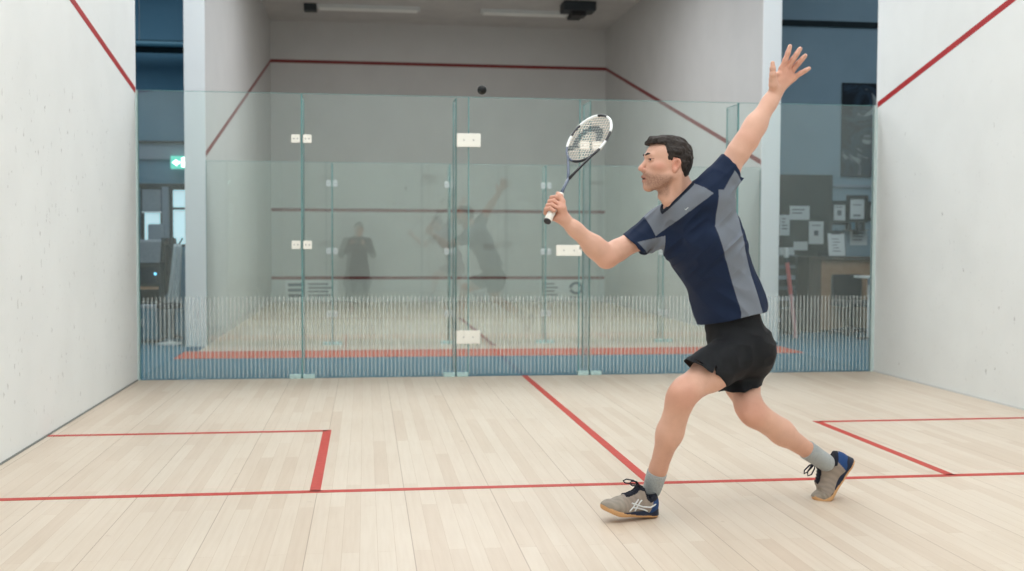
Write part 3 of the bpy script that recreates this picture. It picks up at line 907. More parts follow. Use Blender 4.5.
# openings at cuffs and neck
ua = unit(J['lelb']-J['lsho'])
ub = unit(J['relb']-J['rsho'])
nd = unit(-.70*AX+.70*UP); NK = J['collar']; na = unit(.7*AX+.7*UP-nd*(.7*AX+.7*UP)@nd)
shirt.cone(NK-nd*.07, NK+nd*.01, .105, .079, .035, DP, .92, cap=(NK+nd*.02, nd))
shirt.cone(NK-nd*.010, NK+nd*.2, .069, .075, .004, DP, .92, sub=True)
hemn = unit(.225*AX-.974*UP)
def shirt_fn(P, d):
    a = (P-J['waist'])@spine
    th = P@unit(AX*.5+UP*.85); tw = P@DP; tr = P@AX
    # soft creases: diagonal pulls from the raised arm to the waist, small folds at the hem
    f1 = hnoise(np.stack([th*16, tw*7, tr*5], 1)); f2 = hnoise(np.stack([(P@UP)*9+3*tr, tw*10, tr*26], 1))
    low = sstep(.12, -.12, a)
    rg = 1-np.abs(f1)*2; calm = sstep(.06, .14, np.linalg.norm(P-NK, axis=1)); d = d-.0085*(rg-.2)*(.30+.70*low)*calm+.006*f2*low
    up_ = sstep(.05, .2, a); d = d-.006*calm*up_*(.6-2*np.abs(hnoise(np.stack([(P@unit(AX-UP))*30, tw*10, (P@unit(AX+UP))*7], 1))))
    qn = P-NK; hn = qn@nd; rad_ = np.linalg.norm(qn-np.outer(hn, nd), axis=1)
    d = np.maximum(d, np.minimum(hn, (.098-rad_)*.7))
    return np.maximum(d, (P-J['hem'])@hemn+.004*hnoise(np.stack([tr*12, tw*12, tr*0], 1)))
shirt.fn(shirt_fn)
navy, grey = l3(22, 38, 66), l3(122, 130, 142)
def panel(P):
    """1 where the grey insets are"""
    def xline(P, pts):
        v = np.array([[J[k]@AX, J[k]@UP] for k in pts]); v = v[np.argsort(v[:, 1])]
        return np.interp(P@UP, v[:, 1], v[:, 0])
    x = P@AX; near = ((P-J['chest'])@CH[:, 1]) > -.02
    flank = (x > xline(P, ('p1', 'p2', 'p3', 'p4'))) & (x < xline(P, ('q1', 'q2', 'q3', 'q4'))) & near & (P@UP < J['p1']@UP+.035)
    lsl = ((P-J['lsho'])@ua > .0) & (side(P, 'v1', 'v2') < 0) & ((P-J['lcuff'])@lcn < -.018)
    yoke = (side(P, 'y1', 'y2') > 0) & (side(P, 'y4', 'y3') < 0) & (side(P, 'y5', 'y6') > 0)
    rsl = (x < J['rsho']@AX+.012) & ((P-J['rcuff'])@rcn < -.012) & (side(P, 'u1', 'u2') < 0) & ((P-J['rsho'])@ub > -.02) & (side(P, 'y4', 'y3') > -.04)
    return flank | lsl | yoke | rsl
def shirt_tone(P):
    g = panel(P)
    c = np.where(g[:, None], grey, navy)
    qn = P-NK; hn = qn@nd; rad_ = np.linalg.norm(qn-np.outer(hn, nd), axis=1)
    c[(hn > -.0115) & (rad_ < .112)] = l3(14, 24, 44)          # ribbed collar
    return c
M['cloth'] = tone_mat('sports_jersey', .75, .25, .25, 900)
sh_o = solid('shirt', shirt, HC, M['cloth'], person, shirt_tone, smooth=2)
sh_o['label'] = 'navy sports shirt with grey side panels and yoke'
bm = bmesh.new(); mk = J['mark']
# small light tick on the chest, laid on the cloth
def onto(F, q, d, n_=200, step=.002):
    for k in range(n_):
        if F(q[None])[0] < 0: return q
        q = q+d*step
    return q
pts = [onto(shirt, mk+AX*a+UP*b-DP*.10, DP) -DP*.0008 for a, b in ((-.003, .0), (.001, -.004), (.010, .006))]
tube(bm, pts, .0012, 6); obj('chest_mark', bm, M['paper'], sh_o)

# ---- shorts
sh = Field()
p = J['pelvis']
sh.cone(at(PV, p, 0, 0, -.03), at(PV, p, 0, 0, .15), .165, .150, .05, PV[:, 0], .78)
for s in (1, -1): sh.ball(at(PV, p, -.045, s*.06, -.03), .090, .05)
sh.cone(at(PV, p, .035, .035, .08), J['lhip']+V(0, 0, .0), .090, .100, .06)
lt = unit(J['lkne']-J['lhip']); rt = unit(J['rkne']-J['rhip'])
lhn = unit(-.48*AX-.88*UP-.15*DP); rhn = unit(.13*AX-.99*UP)
sh.cone(J['lhip'], J['lshem']+lt*.08, .106, .090, .04, cap=(J['lshem'], lhn), hollow=(.083, .016))
sh.cone(J['rhip'], J['rshem']+rt*.08, .104, .094, .03, cap=(J['rshem'], rhn), hollow=(.084, .016))
def shorts_fn(P, d):
    tr, tw, tu = P@AX, P@DP, P@UP
    d = d+.005*hnoise(np.stack([(P@unit(AX*.8-UP*.6))*9, tw*6, (P@unit(AX*.6+UP*.8))*22], 1))-.004*(.5-2*np.abs(hnoise(P*V(14, 9, 20))))
    # notch in the outer seam of the near leg
    q = P-(J['lshem']+AX*.028+UP*(-.012)); 
    sl = np.maximum(np.abs(q@unit(AX*.9+UP*-.3))-.006+.14*np.maximum(0, q@-lhn*1.0)*1.0, np.abs(q@lhn)-.035)
    sl = np.where((P-J['lhip'])@DP < -.07, sl, .1)
    return np.maximum(d, -sl)
sh.fn(shorts_fn)
M['shorts'] = noisy('black_shorts_cloth', lin(20, 22, 26), lin(27, 29, 33), 300, .75, .15, .002, .25)
solid('shorts', sh, HC, M['shorts'], person, smooth=2)

# ---- socks
M['sock'] = noisy('grey_knit_sock', lin(150, 156, 158), lin(176, 181, 182), 260, .9, .5, .003, .2)
for kn, an, st, r1 in ((J['lkne'], J['lank'], J['lsock'], .0445), (J['rkne'], J['rank'], J['rsock'], .0445)):
    v = unit(an-kn); top = kn+v*((st-kn)@v)
    F = Field().cone(top-v*.05, an+v*.024, r1, .0400, .01, cap=(top, -v))
    def rib(P, d, v=v, an=an):
        u_ = unit(np.cross(v, AX)); w2 = np.cross(v, u_); q = P-an; a = np.arctan2(q@u_, q@w2)
        return d+.0006*np.sin(a*34)+.0012*hnoise(np.stack([(P@v)*45, P@u_*10, P@w2*10], 1))
    F.fn(rib); solid('sock', F, .003, M['sock'], person)

# ---- shoes: modelled toe along +x, left foot outer side +y
def bend_map(xb, R, beta):
    def f(p):
        q = p.copy(); x, z = p[:, 0], p[:, 2]
        th = np.arctan2(x-xb, R-z); m1 = (x > xb) & (th > 0) & (th <= beta); m2 = (x > xb) & (th > beta)
        rr = np.hypot(x-xb, R-z)
        q[m1, 0] = xb+R*th[m1]; q[m1, 2] = R-rr[m1]
        dx, dz = x-xb, z-R
        cb, sb = math.cos(beta), math.sin(beta)
        q[m2, 0] = xb+(dx*cb+dz*sb)[m2]+R*beta; q[m2, 2] = R+(-dx*sb+dz*cb)[m2]
        return q
    def g(p):                                                       # forward: straight shoe -> bent shoe
        q = p.copy(); x, z = p[:, 0], p[:, 2]; L = R*beta
        th = np.clip((x-xb)/R, 0, beta); ex = np.maximum(0, x-xb-L); m = x > xb
        rr = R-z
        q[m, 0] = (xb+rr*np.sin(th)+ex*np.cos(th))[m]; q[m, 2] = (R-rr*np.cos(th)+ex*np.sin(th))[m]
        return q
    return f, g
M['shoe'] = tone_mat('shoe_mesh', .7, .3, .35, 600); M['sole'] = tone_mat('shoe_sole', .55, .35, .0, 300)
M['lace'] = mat('dark_navy_lace', lin(22, 26, 40), .8); M['stripe'] = mat('light_grey_shoe_stripe', lin(214, 218, 220), .5)
zt_x = [-.09, -.062, -.045, -.012, .006, .016, .03, .2]; zt_z = [.100, .100, .092, .080, .096, .124, .128, .128]
def make_shoe(foot, Mw, xb, R, beta, label, stripes):
    """foot +1 left, -1 right"""
    inv, fwd = bend_map(xb, R, beta)
    class Bent(Field):
        def __call__(s, p, lo=None, hi=None): return Field.__call__(s, inv(p))
        def bounds(s): return np.array([-.1, -.07, -.02]), np.array([.22, .07, .17])
    up = Bent()
    up.ell((-.032, 0, .05), np.eye(3), (.043, .035, .058), .02)
    up.cone((-.02, 0, .055), (-.006, 0, .12), .036, .035, .02)
    up.cone((-.01, 0, .045), (.10, 0, .036), .036, .040, .03)
    up.cone((.022, 0, .085), (.115, 0, .048), .030, .024, .03)
    up.ell((.130, -.004*foot, .030), np.eye(3), (.073, .0475, .033), .03)
    up.cone((.036, 0, .085), (.020, 0, .125), .020, .015, .015, V(1, 0, 0), .5)
    def cut(p, d):
        spring = np.where(p[:, 0] > .12, (p[:, 0]-.12)**2*2.6, 0)
        zt = np.interp(p[:, 0], zt_x, zt_z)
        d = np.maximum(d, (p[:, 2]-zt)*.8)
        inside = np.hypot((p[:, 0]+.004)/1.0, p[:, 1])-.030
        d = np.maximum(d, -np.maximum(inside, .062-p[:, 2]))        # opening for the ankle
        d = d+.0008*np.sin(p[:, 0]*190+p[:, 2]*60)*(p[:, 0] > .06)
        return np.maximum(d, .014+spring-p[:, 2])
    up.fn(cut)
    def tone(P):
        q = inv(P); x, y, z = q.T; n_ = len(P)
        c = np.tile(l3(156, 144, 133), (n_, 1))
        c[(x > .115)] = l3(158, 149, 138)
        wv = (np.sin(x*260+np.abs(y)*300)*.5+.5)[:, None]; c = c*(.86+.14*wv)
        h_ = (x < -.022-.25*(z-.05)) & (z < .082); c[h_] = l3(30, 66, 118)
        t_ = (np.abs(y) < .021) & (x > .012) & (x < .098) & (z > .045); c[t_] = l3(26, 34, 54)
        zt = np.interp(x, zt_x, zt_z); r_ = (z > zt-.016) & (x < .05); c[r_] = l3(20, 24, 38)
        return c
    o = solid('shoe', up, .0025, M['shoe'], person, tone); o['label'] = label
    so = Bent()
    so.ell((0, 0, 0), np.eye(3), (.01, .01, .01), .001)
    def plan(p, d):
        x, y, z = p.T; z = z-np.where(x > .12, (x-.12)**2*2.6, 0)
        P2 = np.stack([x, y, 0*x], 1); F2 = Field()
        F2.cone((-.040, 0, 0), (.03, .003*foot, 0), .037, .035, .02); F2.cone((.03, .003*foot, 0), (.125, 0, 0), .035, .0475, .02); F2.cone((.125, 0, 0), (.158, -.006*foot, 0), .0475, .040, .02)
        zh = np.interp(x, [-.09, -.03, .03, .10, .16, .20], [.040, .034, .026, .021, .020, .027])
        fl_ = np.interp(z, [0, .012, .03], [-.003, .002, -.001])
        e = Field.__call__(F2, P2)-fl_
        g_ = np.abs(z-zh/2)-zh/2
        q1, q2 = e+.004, g_+.004
        return np.minimum(np.maximum(q1, q2), 0)+np.hypot(np.maximum(q1, 0), np.maximum(q2, 0))-.004
    so.fn(plan)
    def stone(P):
        q = inv(P); x, y, z = q.T; z = z-np.where(x > .12, (x-.12)**2*2.6, 0)
        c = np.tile(l3(206, 160, 112), (len(P), 1))
        m = (z > .009) & (x < .115) & (z > .009+.10*(x-.03)); c[m] = l3(24, 34, 56)
        return c
    solid('sole', so, .0025, M['sole'], o, stone)
    def top(x, y):
        zz = .15
        while zz > .01 and Field.__call__(up, V(x, y, zz)[None])[0] > 0: zz -= .001
        return zz
    def outer(x, z, sgn):
        yy = .07
        while yy > 0 and Field.__call__(up, V(x, yy*sgn, z)[None])[0] > 0: yy -= .0008
        return yy*sgn
    bm = bmesh.new()
    for k in range(6):
        x = .028+k*.0125
        for s in (1, -1):
            pts = [(x+s*.004*(t_-.5)*2, (t_-.5)*.046, 0) for t_ in np.linspace(0, 1, 7)]
            pts = np.array([(a, b, top(a, b)+.0025) for a, b, _ in pts]); tube(bm, fwd(pts), .0028, 6)
    z0 = top(.03, 0)+.004
    for s in (1, -1):                                               # bow loops and loose ends
        lp = np.array([(.03, 0, z0), (.050, s*.012, z0+.014), (.080, s*.022, z0+.016), (.092, s*.026, z0+.008), (.080, s*.030, z0-.001), (.052, s*.018, z0-.002), (.032, s*.003, z0+.001)])
        tube(bm, fwd(lp), .0030, 6)
        le = np.array([(.03, 0, z0), (.052, s*.010, z0+.013), (.074, s*.016, z0+.016)]); tube(bm, fwd(le), .0022, 6)
    obj('laces', bm, M['lace'], o, smooth=True)
    if stripes:
        bm = bmesh.new(); sg = foot
        def strip(pts, wd):
            pts = [np.array(p) for p in pts]; P = []
            for a, b in zip(pts, pts[1:]):
                for t_ in np.linspace(0, 1, 6)[:-1]: P.append(a+(b-a)*t_)
            P.append(pts[-1]); ps = np.array([(x, outer(x, z, sg)+.0004*sg, z) for x, z in P])
            tube(bm, fwd(ps), [wd*(.55 if i in (0, len(ps)-1) else 1) for i in range(len(ps))], 6)
        strip([(.088, .026), (.070, .044), (.052, .066), (.044, .076)], .0034)
        strip([(.058, .026), (.050, .044), (.036, .066), (.028, .074)], .0034)
        strip([(.078, .060), (.055, .054), (.02, .046), (-.012, .046), (-.04, .060)], .0034)
        strip([(.070, .042), (.045, .040), (.015, .034), (-.004, .028)], .0034)
        obj('stripes', bm, M['stripe'], o, smooth=True)
    o.matrix_world = Mw
    return o
def mw(fr, org, loc):
    """frame fr, with the shoe's local point loc placed at org"""
    m = Matrix.Identity(4)
    for i in range(3):
        for k in range(3): m[i][k] = fr[i][k]
    t_ = org-fr@loc*1.0
    for i in range(3): m[i][3] = t_[i]
    return m
# front foot: heel down, toes lifting, turned a little to the near side
Z = V(0, 0, 1)
hx_ = unit(-AX*math.cos(math.radians(24))-DP*math.sin(math.radians(24))); hx_ = unit(hx_-Z*hx_[2])
tp = math.radians(7)
fx = hx_*math.cos(tp)+Z*math.sin(tp); FF = frame(fx, Z)
hl = J['heel'].copy(); hl[2] = .002
make_shoe(1, mw(FF, hl, V(-.068, .0, 0)), .10, .30, math.radians(9), 'grey court shoe with navy heel, light stripes and gum sole, heel on the floor', True)
# rear foot: on the ball, heel high
rx = unit(-AX*.985-DP*.10); rx = unit(rx-Z*rx[2]); tp = math.radians(-56)
RFx = rx*math.cos(tp)+Z*math.sin(tp); RF = frame(RFx, Z*math.cos(tp)-rx*math.sin(tp)*0+unit(-AX)*.6)
rbp = J['rball'].copy(); rbp[2] = .003
make_shoe(-1, mw(RF*1.07, rbp, V(.118, 0, 0)), .105, .075, math.radians(53), 'grey court shoe with blue heel, bent on its toes', False)

# ------------------------------------------------------------------ racquet in the right hand
rq = tag(empty('squash_racquet', tuple(RBUTT)), 'white and dark squash racquet held up in the right hand', 'racquet')
phi = math.radians(40)
e2 = RE2 if (RE2@unit(.447*AX+.894*UP)) > 0 else -RE2
RB = unit(math.cos(phi)*RE1+math.sin(phi)*e2)        # across the head
RN = np.cross(RA, RB)
rw_ = lambda a, b, n_=0.: RA*a+RB*b+RN*n_
def rtube(name, pts, r, m, parent=rq, seg=8, closed=False): return obj(name, tube(bmesh.new(), pts, r, seg, closed), m, parent, smooth=True)
M['grip'] = noisy('white_grip_tape', lin(226, 220, 210), lin(238, 234, 226), 120, .8, .3)
M['rq_w'] = mat('white_racquet_paint', lin(232, 236, 236), .3); M['rq_k'] = mat('black_racquet_paint', lin(24, 27, 34), .3)
M['rq_b'] = mat('blue_grey_racquet_paint', lin(84, 96, 116), .3)
g = tube(bmesh.new(), [rw_(0, 0), rw_(.004, 0), rw_(.02, 0), rw_(.10, 0), rw_(.165, 0)], [.0165, .0178, .0165, .0155, .0145], 12)
gr = obj('grip', g, M['grip'], rq, smooth=True)
sp = bmesh.new(); tube(sp, [rw_(.012+t_*.0012, .0163*math.cos(t_*.42), .0163*math.sin(t_*.42)) for t_ in range(125)], .0012, 5)
obj('grip_wrap', sp, M['rq_w'], gr, smooth=True)
obj('butt_cap', tube(bmesh.new(), [rw_(-.006, 0), rw_(.001, 0)], [.0150, .0172], 12), M['rq_k'], rq, smooth=False)
HC_, HA, HB_ = .530, .156, .098                       # head centre, half length, half width
def hoop(t_): # t from -pi..pi, 0 = tip
    a = math.cos(t_); b = math.sin(t_)
    return HC_+HA*a, HB_*b*(1-.10*(1-a)/2*0)*(1+.04*a)
rtube('shaft', [rw_(.165, 0), rw_(.20, 0), rw_(.262, 0)], [.0080, .0070, .0080], M['rq_b'])
def arc(t0, t1, n_=18): return [rw_(*hoop(t0+(t1-t0)*i/(n_-1))) for i in range(n_)]
# one oval hoop and throat, painted in sections
fr_o = rtube('frame', arc(-math.pi, math.pi, 73)[:-1], .0056, M['rq_b'], closed=True, seg=10)
def throat(s): 
    h1 = hoop(s*2.35)
    return [rw_(.255, 0), rw_(.30, s*.016), rw_(.36, s*.040), rw_(.41, s*.062), rw_(*h1)]
rtube('throat', throat(-1), [.0072, .0065, .006, .0055, .0056], M['rq_b'])
rtube('throat', throat(1), [.0072, .0065, .006, .0055, .0056], M['rq_k'])
for nm, t0, t1, m, r in (('bumper', -.95, -.10, 'rq_w', .0068), ('bumper', -.10, .42, 'rq_k', .0068), ('bumper', .42, 1.35, 'rq_w', .0068),
                         ('paint_band', 1.35, 1.75, 'rq_k', .0061), ('paint_band', 1.75, 2.1, 'rq_w', .0061), ('paint_band', 2.1, 3.4, 'rq_k', .0061), ('paint_band', -1.45, -.95, 'rq_k', .0061), ('paint_band', -1.95, -1.45, 'rq_w', .0061)):
    rtube(nm, arc(t0, t1, 14), r, M[m])
# strings, the stencil arch inked on them
def inked(a, b):
    # an open arch: a bow rising from the left rim, over the top and down on the right
    x, y = (b)/HB_, (a-HC_)/HA
    r = math.hypot(x*1.0, (y+.12)*1.05)
    return (.42 < r < .70 and y > -.12) or (.42 < r < .70 and x < 0 and y > -.42) or (x < -.45 and abs(y+.42-.25*(x+.7)) < .13)
M['string'] = mat('cream_string', lin(232, 224, 214), .5); M['string_ink'] = mat('grey_inked_string', lin(92, 102, 108), .6)
sb = [bmesh.new(), bmesh.new()]
def string(p0, p1, z):
    nseg = 22; prev = None; run = []
    for i in range(nseg):
        t0, t1 = i/nseg, (i+1)/nseg
        a, b = [p0[q]+(p1[q]-p0[q])*(t0+t1)/2 for q in (0, 1)]
        k = 1 if inked(a, b) else 0
        if k != prev and run: tube(sb[prev], [rw_(u[0], u[1], z) for u in (run[0], run[-1])], SR, 4); run = []
        if not run: run = [[p0[q]+(p1[q]-p0[q])*t0 for q in (0, 1)]]
        run.append([p0[q]+(p1[q]-p0[q])*t1 for q in (0, 1)]); prev = k
    tube(sb[prev], [rw_(u[0], u[1], z) for u in (run[0], run[-1])], SR, 4)
SR = .0014
for i in range(14):
    b = (i-6.5)/7*HB_*.96; h_ = math.sqrt(max(0, 1-(b/HB_)**2))*HA
    string((HC_-h_, b), (HC_+h_, b), .0006)
for i in range(17):
    a = (i-8)/8.5*HA*.97; h_ = math.sqrt(max(0, 1-(a/HA)**2))*HB_
    string((HC_+a, -h_), (HC_+a, h_), -.0006)
st = obj('strings', sb[0], M['string'], rq); obj('inked_emblem', sb[1], M['string_ink'], st)

# ------------------------------------------------------------------ ball in flight
bm = bmesh.new(); bmesh.ops.create_uvsphere(bm, u_segments=32, v_segments=20, radius=.0205)
M['ballm'] = noisy('black_squash_rubber', lin(10, 14, 17), lin(17, 21, 24), 200, .45, .2, .001, .3)
o = obj('squash_ball', bm, M['ballm'], None, smooth=True); o.location = J['ball']; tag(o, 'small black squash ball in flight, high in front of the player', 'ball')
# ------------------------------------------------------------------ the photographer, seen only as a reflection in the glass
pb = Field(); PX, PY = 1.69, -9.80
q = lambda x, y, z: V(PX+x, PY+y, z)
hips, chs, nk, hd_ = q(0, -.10, .72), q(0, -.06, 1.08), q(0, -.02, 1.22), q(.03, .03, 1.36)
pb.cone(hips, q(0, -.09, .9), .14, .135, .05, V(0, 1, 0), .75); pb.cone(q(0, -.09, .9), chs, .135, .16, .05, V(0, 1, 0), .75); pb.cone(chs, nk, .13, .06, .05)
pb.cone(nk, hd_, .055, .055, .02); pb.ell(hd_+V(0, .0, .02), np.eye(3), (.072, .09, .10), .02); pb.ell(hd_+V(0, .045, -.05), np.eye(3), (.05, .05, .06), .02)
pb.ball(hd_+V(0, .10, -.02), .013, .012)
for s in (-1, 1):
    pb.ell(hd_+V(s*.074, -.005, 0), np.eye(3), (.01, .018, .03), .004)
    a, b, c = q(s*.185, -.06, 1.15), q(s*.27, .04, .93), q(s*.095, .225, 1.135)
    pb.chain([a, b], [.058, .045], .04); pb.chain([b, c], [.044, .03], .02)
    pb.ell(q(s*.088, .245, 1.15), np.eye(3), (.02, .035, .04), .012)
    for k in range(4): pb.chain([q(s*.09, .265, 1.178-k*.019), q(s*.084, .295, 1.182-k*.019), q(s*.06, .300, 1.183-k*.019)], [.0105, .0095, .008], .003)
    pb.chain([q(s*.08, .24, 1.12), q(s*.055, .228, 1.135), q(s*.03, .226, 1.14)], [.012, .010, .008], .004)
    h_, kn_, an_ = q(s*.09, -.10, .70), q(s*.14, .14, .42), q(s*.13, -.10, .09)
    pb.chain([h_, kn_, an_], [.085, .058, .040], .03); pb.cone(an_-V(0, .03, .03), an_+V(0, .15, -.06), .04, .03, .03)
def ptone(P):
    return np.tile(l3(206, 160, 138), (len(P), 1))
ph = solid('person', pb, .007, M['skin'], None, ptone)
tag(ph, 'crouching person in dark clothes holding a camera, mirrored in the glass wall', 'person')
jk = Field().cone(hips+V(0, 0, .02), q(0, -.09, .9), .165, .16, .05, V(0, 1, 0), .78).cone(q(0, -.09, .9), chs, .16, .185, .05, V(0, 1, 0), .78).cone(chs, nk-V(0, 0, .03), .15, .075, .05)
for s in (-1, 1):
    a, b, c = q(s*.185, -.06, 1.15), q(s*.27, .04, .93), q(s*.095, .225, 1.135)
    jk.chain([a, b], [.074, .062], .04); jk.chain([b, b+(c-b)*.85], [.060, .042], .02)
jk.cone(hips+V(0, 0, .0), q(0, .02, .46), .19, .24, .05, V(0, 1, 0), .8)
jk.fn(lambda P, d: d+.004*hnoise(P*18))
solid('jacket', jk, .008, M['blackcloth'], ph)
tr = Field().cone(hips, hips+V(0, 0, .06), .155, .15, .05, V(0, 1, 0), .78)
for s in (-1, 1):
    h_, kn_, an_ = q(s*.09, -.10, .70), q(s*.14, .14, .42), q(s*.13, -.10, .09)
    tr.chain([h_, kn_, an_+(kn_-an_)*.06], [.10, .075, .058], .03)
solid('trousers', tr, .008, M['dark'], ph)
ht = Field().ell(hd_+V(0, -.012, .04), np.eye(3), (.080, .096, .095), .02)
ht.fn(lambda P, d: np.maximum(d+.003*hnoise(P*90), (hd_[2]+.03-.6*np.maximum(0, hd_[1]-P[:, 1]))-P[:, 2]))
solid('hair', ht, .006, M['hair'], ph)
for s in (-1, 1):
    sf = Field().cone(q(s*.13, -.14, .035), q(s*.135, .06, .035), .045, .042, .03).fn(lambda P, d: np.maximum(d, .002-P[:, 2]))
    solid('shoe', sf, .006, M['black'], ph)
t = tag(empty('photo_camera', (PX+.03, PY+.262, 1.168)), 'black camera held by the crouching person, mirrored in the glass wall', 'camera')
bm = boxm(-.065, .065, -.028, .028, -.045, .045); box(bm, -.025, .025, -.025, .025, .045, .068)
obj('body', bm, M['black'], t, bevel=.008)
bm = bmesh.new(); lathe(bm, [(.034, 0), (.036, .03), (.033, .045)], M=Matrix.Translation((0, .028, 0)) @ Matrix.Rotation(-math.pi/2, 4, 'X'))
obj('lens', bm, M['dark'], t, smooth=False)
obj('shutter_button', lathe(bmesh.new(), [(.006, 0), (.006, .005)], c=(-.05, .005, .045), seg=10), M['steel'], t)
# ------------------------------------------------------------------ lounge seen past the left wall
LY = 9.5
lw = bmesh.new()
box(lw, -7, .0, LY, LY+.15, 2.06, CEIL); box(lw, -7, -1.87, LY, LY+.15, 0, 2.06); box(lw, -1.0, 0., LY, LY+.15, 0, 2.06); box(lw, -1.87, -1.0, LY, LY+.15, 0, 1.05)
struct('wall_lounge', lw, M['hall_l'])
struct('trim_7', boxm(-7, 0., LY-.05, LY, 2.50, 2.76), M['hall_lilac'])
struct('trim_8', boxm(-7, 0., LY-.09, LY, 2.76, 2.80), M['dkboard'])
struct('trim_9', boxm(-7, 0., LY-.07, LY, 2.03, 2.10), M['dkboard'])
struct('wall_hall_left', boxm(-7.15, -7, 0, LY+.15, 0, CEIL), M['hall_l'])
struct('wall_hall_front', boxm(-7, XL-CT, -.1, 0.0, 0, CEIL), M['hall_l'])
struct('wall_hall_front_right', boxm(W+CT, 15, -.1, 0.0, 0, CEIL), M['hall'])
# cable tray with a pipe under the lounge ceiling
t = tag(empty('cable_tray', (-2.2, LY-.5, 4.2)), 'dark cable tray with a pipe high above the lounge windows', 'cable tray')
b = bmesh.new(); box(b, -2.5, 2.1, -.2, .2, 0, .02); box(b, -2.5, 2.1, -.2, -.185, .02, .14); box(b, -2.5, 2.1, .185, .2, .02, .14)
obj('tray', b, M['dkboard'], t)
obj('pipe', tube(bmesh.new(), [(-2.5, -.26, .07), (2.1, -.26, .07)], .045), M['teal'], t)
for k in range(4): obj('hanger', tube(bmesh.new(), [(-2.2+k*1.3, .19, .1), (-2.2+k*1.3, .19, 1.4)], .008, 6), M['steel'], t)
# exit sign
t = tag(empty('exit_sign', (-1.20, LY-.12, 2.34)), 'green lit exit sign on the lilac band above the lounge windows', 'exit sign')
obj('casing', boxm(-.15, .15, -.04, .07, 0, .21), M['exit'], t, bevel=.008)
b = bmesh.new(); box(b, .03, .11, -.043, -.04, .03, .18)
prism(b, [(-.12, -.043, .10), (-.05, -.043, .15), (-.05, -.043, .115), (0, -.043, .115), (0, -.043, .085), (-.05, -.043, .085), (-.05, -.043, .05)], (0, .003, 0))
obj('pictogram', b, M['lamp'], t)
# two windows of the lounge: daylight outside
def lounge_window(i, x0, x1, dark_from=None):
    w = empty('window_%d' % i, ((x0+x1)/2, LY+.05, 1.05)); w['kind'] = 'structure'
    h = (x1-x0)/2; f = bmesh.new()
    for a, b_ in ((-h, -h+.05), (h-.05, h)): box(f, a, b_, -.05, .05, 0, 1.0)
    box(f, -h, h, -.05, .05, 0, .05); box(f, -h, h, -.05, .05, .95, 1.0)
    if dark_from: box(f, -h, h, -.06, .05, .62, .66)
    o = obj('window_frame', f, M['dkboard'], w); o['kind'] = 'structure'
    p = obj('pane', boxm(-h+.04, h-.04, .0, .01, .03, .97), M['day'], w); p['kind'] = 'structure'
lounge_window(1, -1.86, -1.50); lounge_window(2, -1.40, -1.02, True)
struct('trim_10', boxm(-1.50, -1.40, LY-.12, LY+.1, 0, 2.04), M['hall_lilac'])
# blind half down in the windows
t = tag(empty('roller_blind', (-1.68, LY-.03, 1.62)), 'pale roller blind half lowered in the lounge window', 'blind')
obj('cloth', boxm(-.15, .15, -.01, .0, 0, .38), M['greycloth'], t); obj('bar', tube(bmesh.new(), [(-.16, -.005, 0), (.16, -.005, 0)], .012), M['steel'], t)
# a bust-high pale stand with rounded top seen in front of the left window
t = tag(empty('display_stand', (-1.45, 8.6, 0)), 'grey upright display stand in front of the lounge window', 'display stand')
obj('base', lathe(bmesh.new(), [(.16, 0), (.16, .03), (.03, .05)]), M['steel'], t)
obj('post', lathe(bmesh.new(), [(.03, .05), (.03, .9)]), M['steel'], t)
obj('panel', boxm(-.13, .13, -.03, .03, .85, 1.42), M['hall_lilac'], t, bevel=.03)
# lounge furniture close behind the glass: sideboard with set-top box, armchair, bar stool, jackets
t = tag(empty('lounge_chair', (-.66, 4.35, 0)), 'grey upholstered lounge chair with high back beyond the left glass', 'chair')
b = bmesh.new(); box(b, -.26, .13, .02, .12, .42, 1.17); obj('backrest', b, M['greycloth'], t, bevel=.03)
b = bmesh.new(); box(b, -.26, .13, .1, .55, .38, .47); obj('seat', b, M['greycloth'], t, bevel=.03)
for x in (-.22, .09):
    for y in (.07, .5): obj('leg', tube(bmesh.new(), [(x, y, 0), (x, y, .4)], .018), M['dark'], t)
t = tag(empty('sideboard', (-.62, 3.55, 0)), 'dark low media sideboard with a pale top behind the left glass', 'sideboard')
b = bmesh.new(); box(b, -.24, .14, -.2, .22, .04, .40); obj('body', b, M['teal'], t, bevel=.006)
obj('top', boxm(-.26, .155, -.22, .24, .40, .435), M['hall_lilac'], t, bevel=.004)
for s in (0, 1):
    d = obj('door', boxm(-.23+s*.185, -.055+s*.185, -.215, -.2, .07, .385), M['teal'], t, bevel=.004)
    obj('handle', boxm(-.07+s*.03, -.055+s*.03, -.228, -.215, .2, .28), M['steel'], d)
for x in (-.2, .1): obj('foot', boxm(x-.02, x+.02, -.18, .2, 0, .04), M['dark'], t)
t = tag(empty('media_player', (-.62, 3.6, .436)), 'black media rack with a small blue light standing on the sideboard', 'media rack')
b = bmesh.new(); box(b, -.24, -.225, -.15, .15, 0, .47); box(b, .125, .14, -.15, .15, 0, .47); box(b, -.24, .14, .13, .15, 0, .47); box(b, -.24, .14, -.15, .15, 0, .02); box(b, -.24, .14, -.15, .15, .45, .47)
obj('case', b, M['dark'], t)
obj('shelf', boxm(-.225, .125, -.155, .13, .17, .195), M['wood'], t)
obj('amplifier', boxm(-.2, .1, -.12, .1, .23, .42), M['screen'], t, bevel=.006)
obj('indicator', lathe(bmesh.new(), [(.016, 0), (.016, .006), (.01, .01)], seg=12, M=Matrix.Translation((.085, -.12, .345)) @ Matrix.Rotation(math.pi/2, 4, 'X')), M['led'], t)
t = tag(empty('bar_stool', (-.34, 3.25, 0)), 'low dark stool with a round white foot beside the far court pillar', 'stool')
obj('base', lathe(bmesh.new(), [(.13, 0), (.13, .015), (.03, .03), (.022, .05)]), M['white'], t)
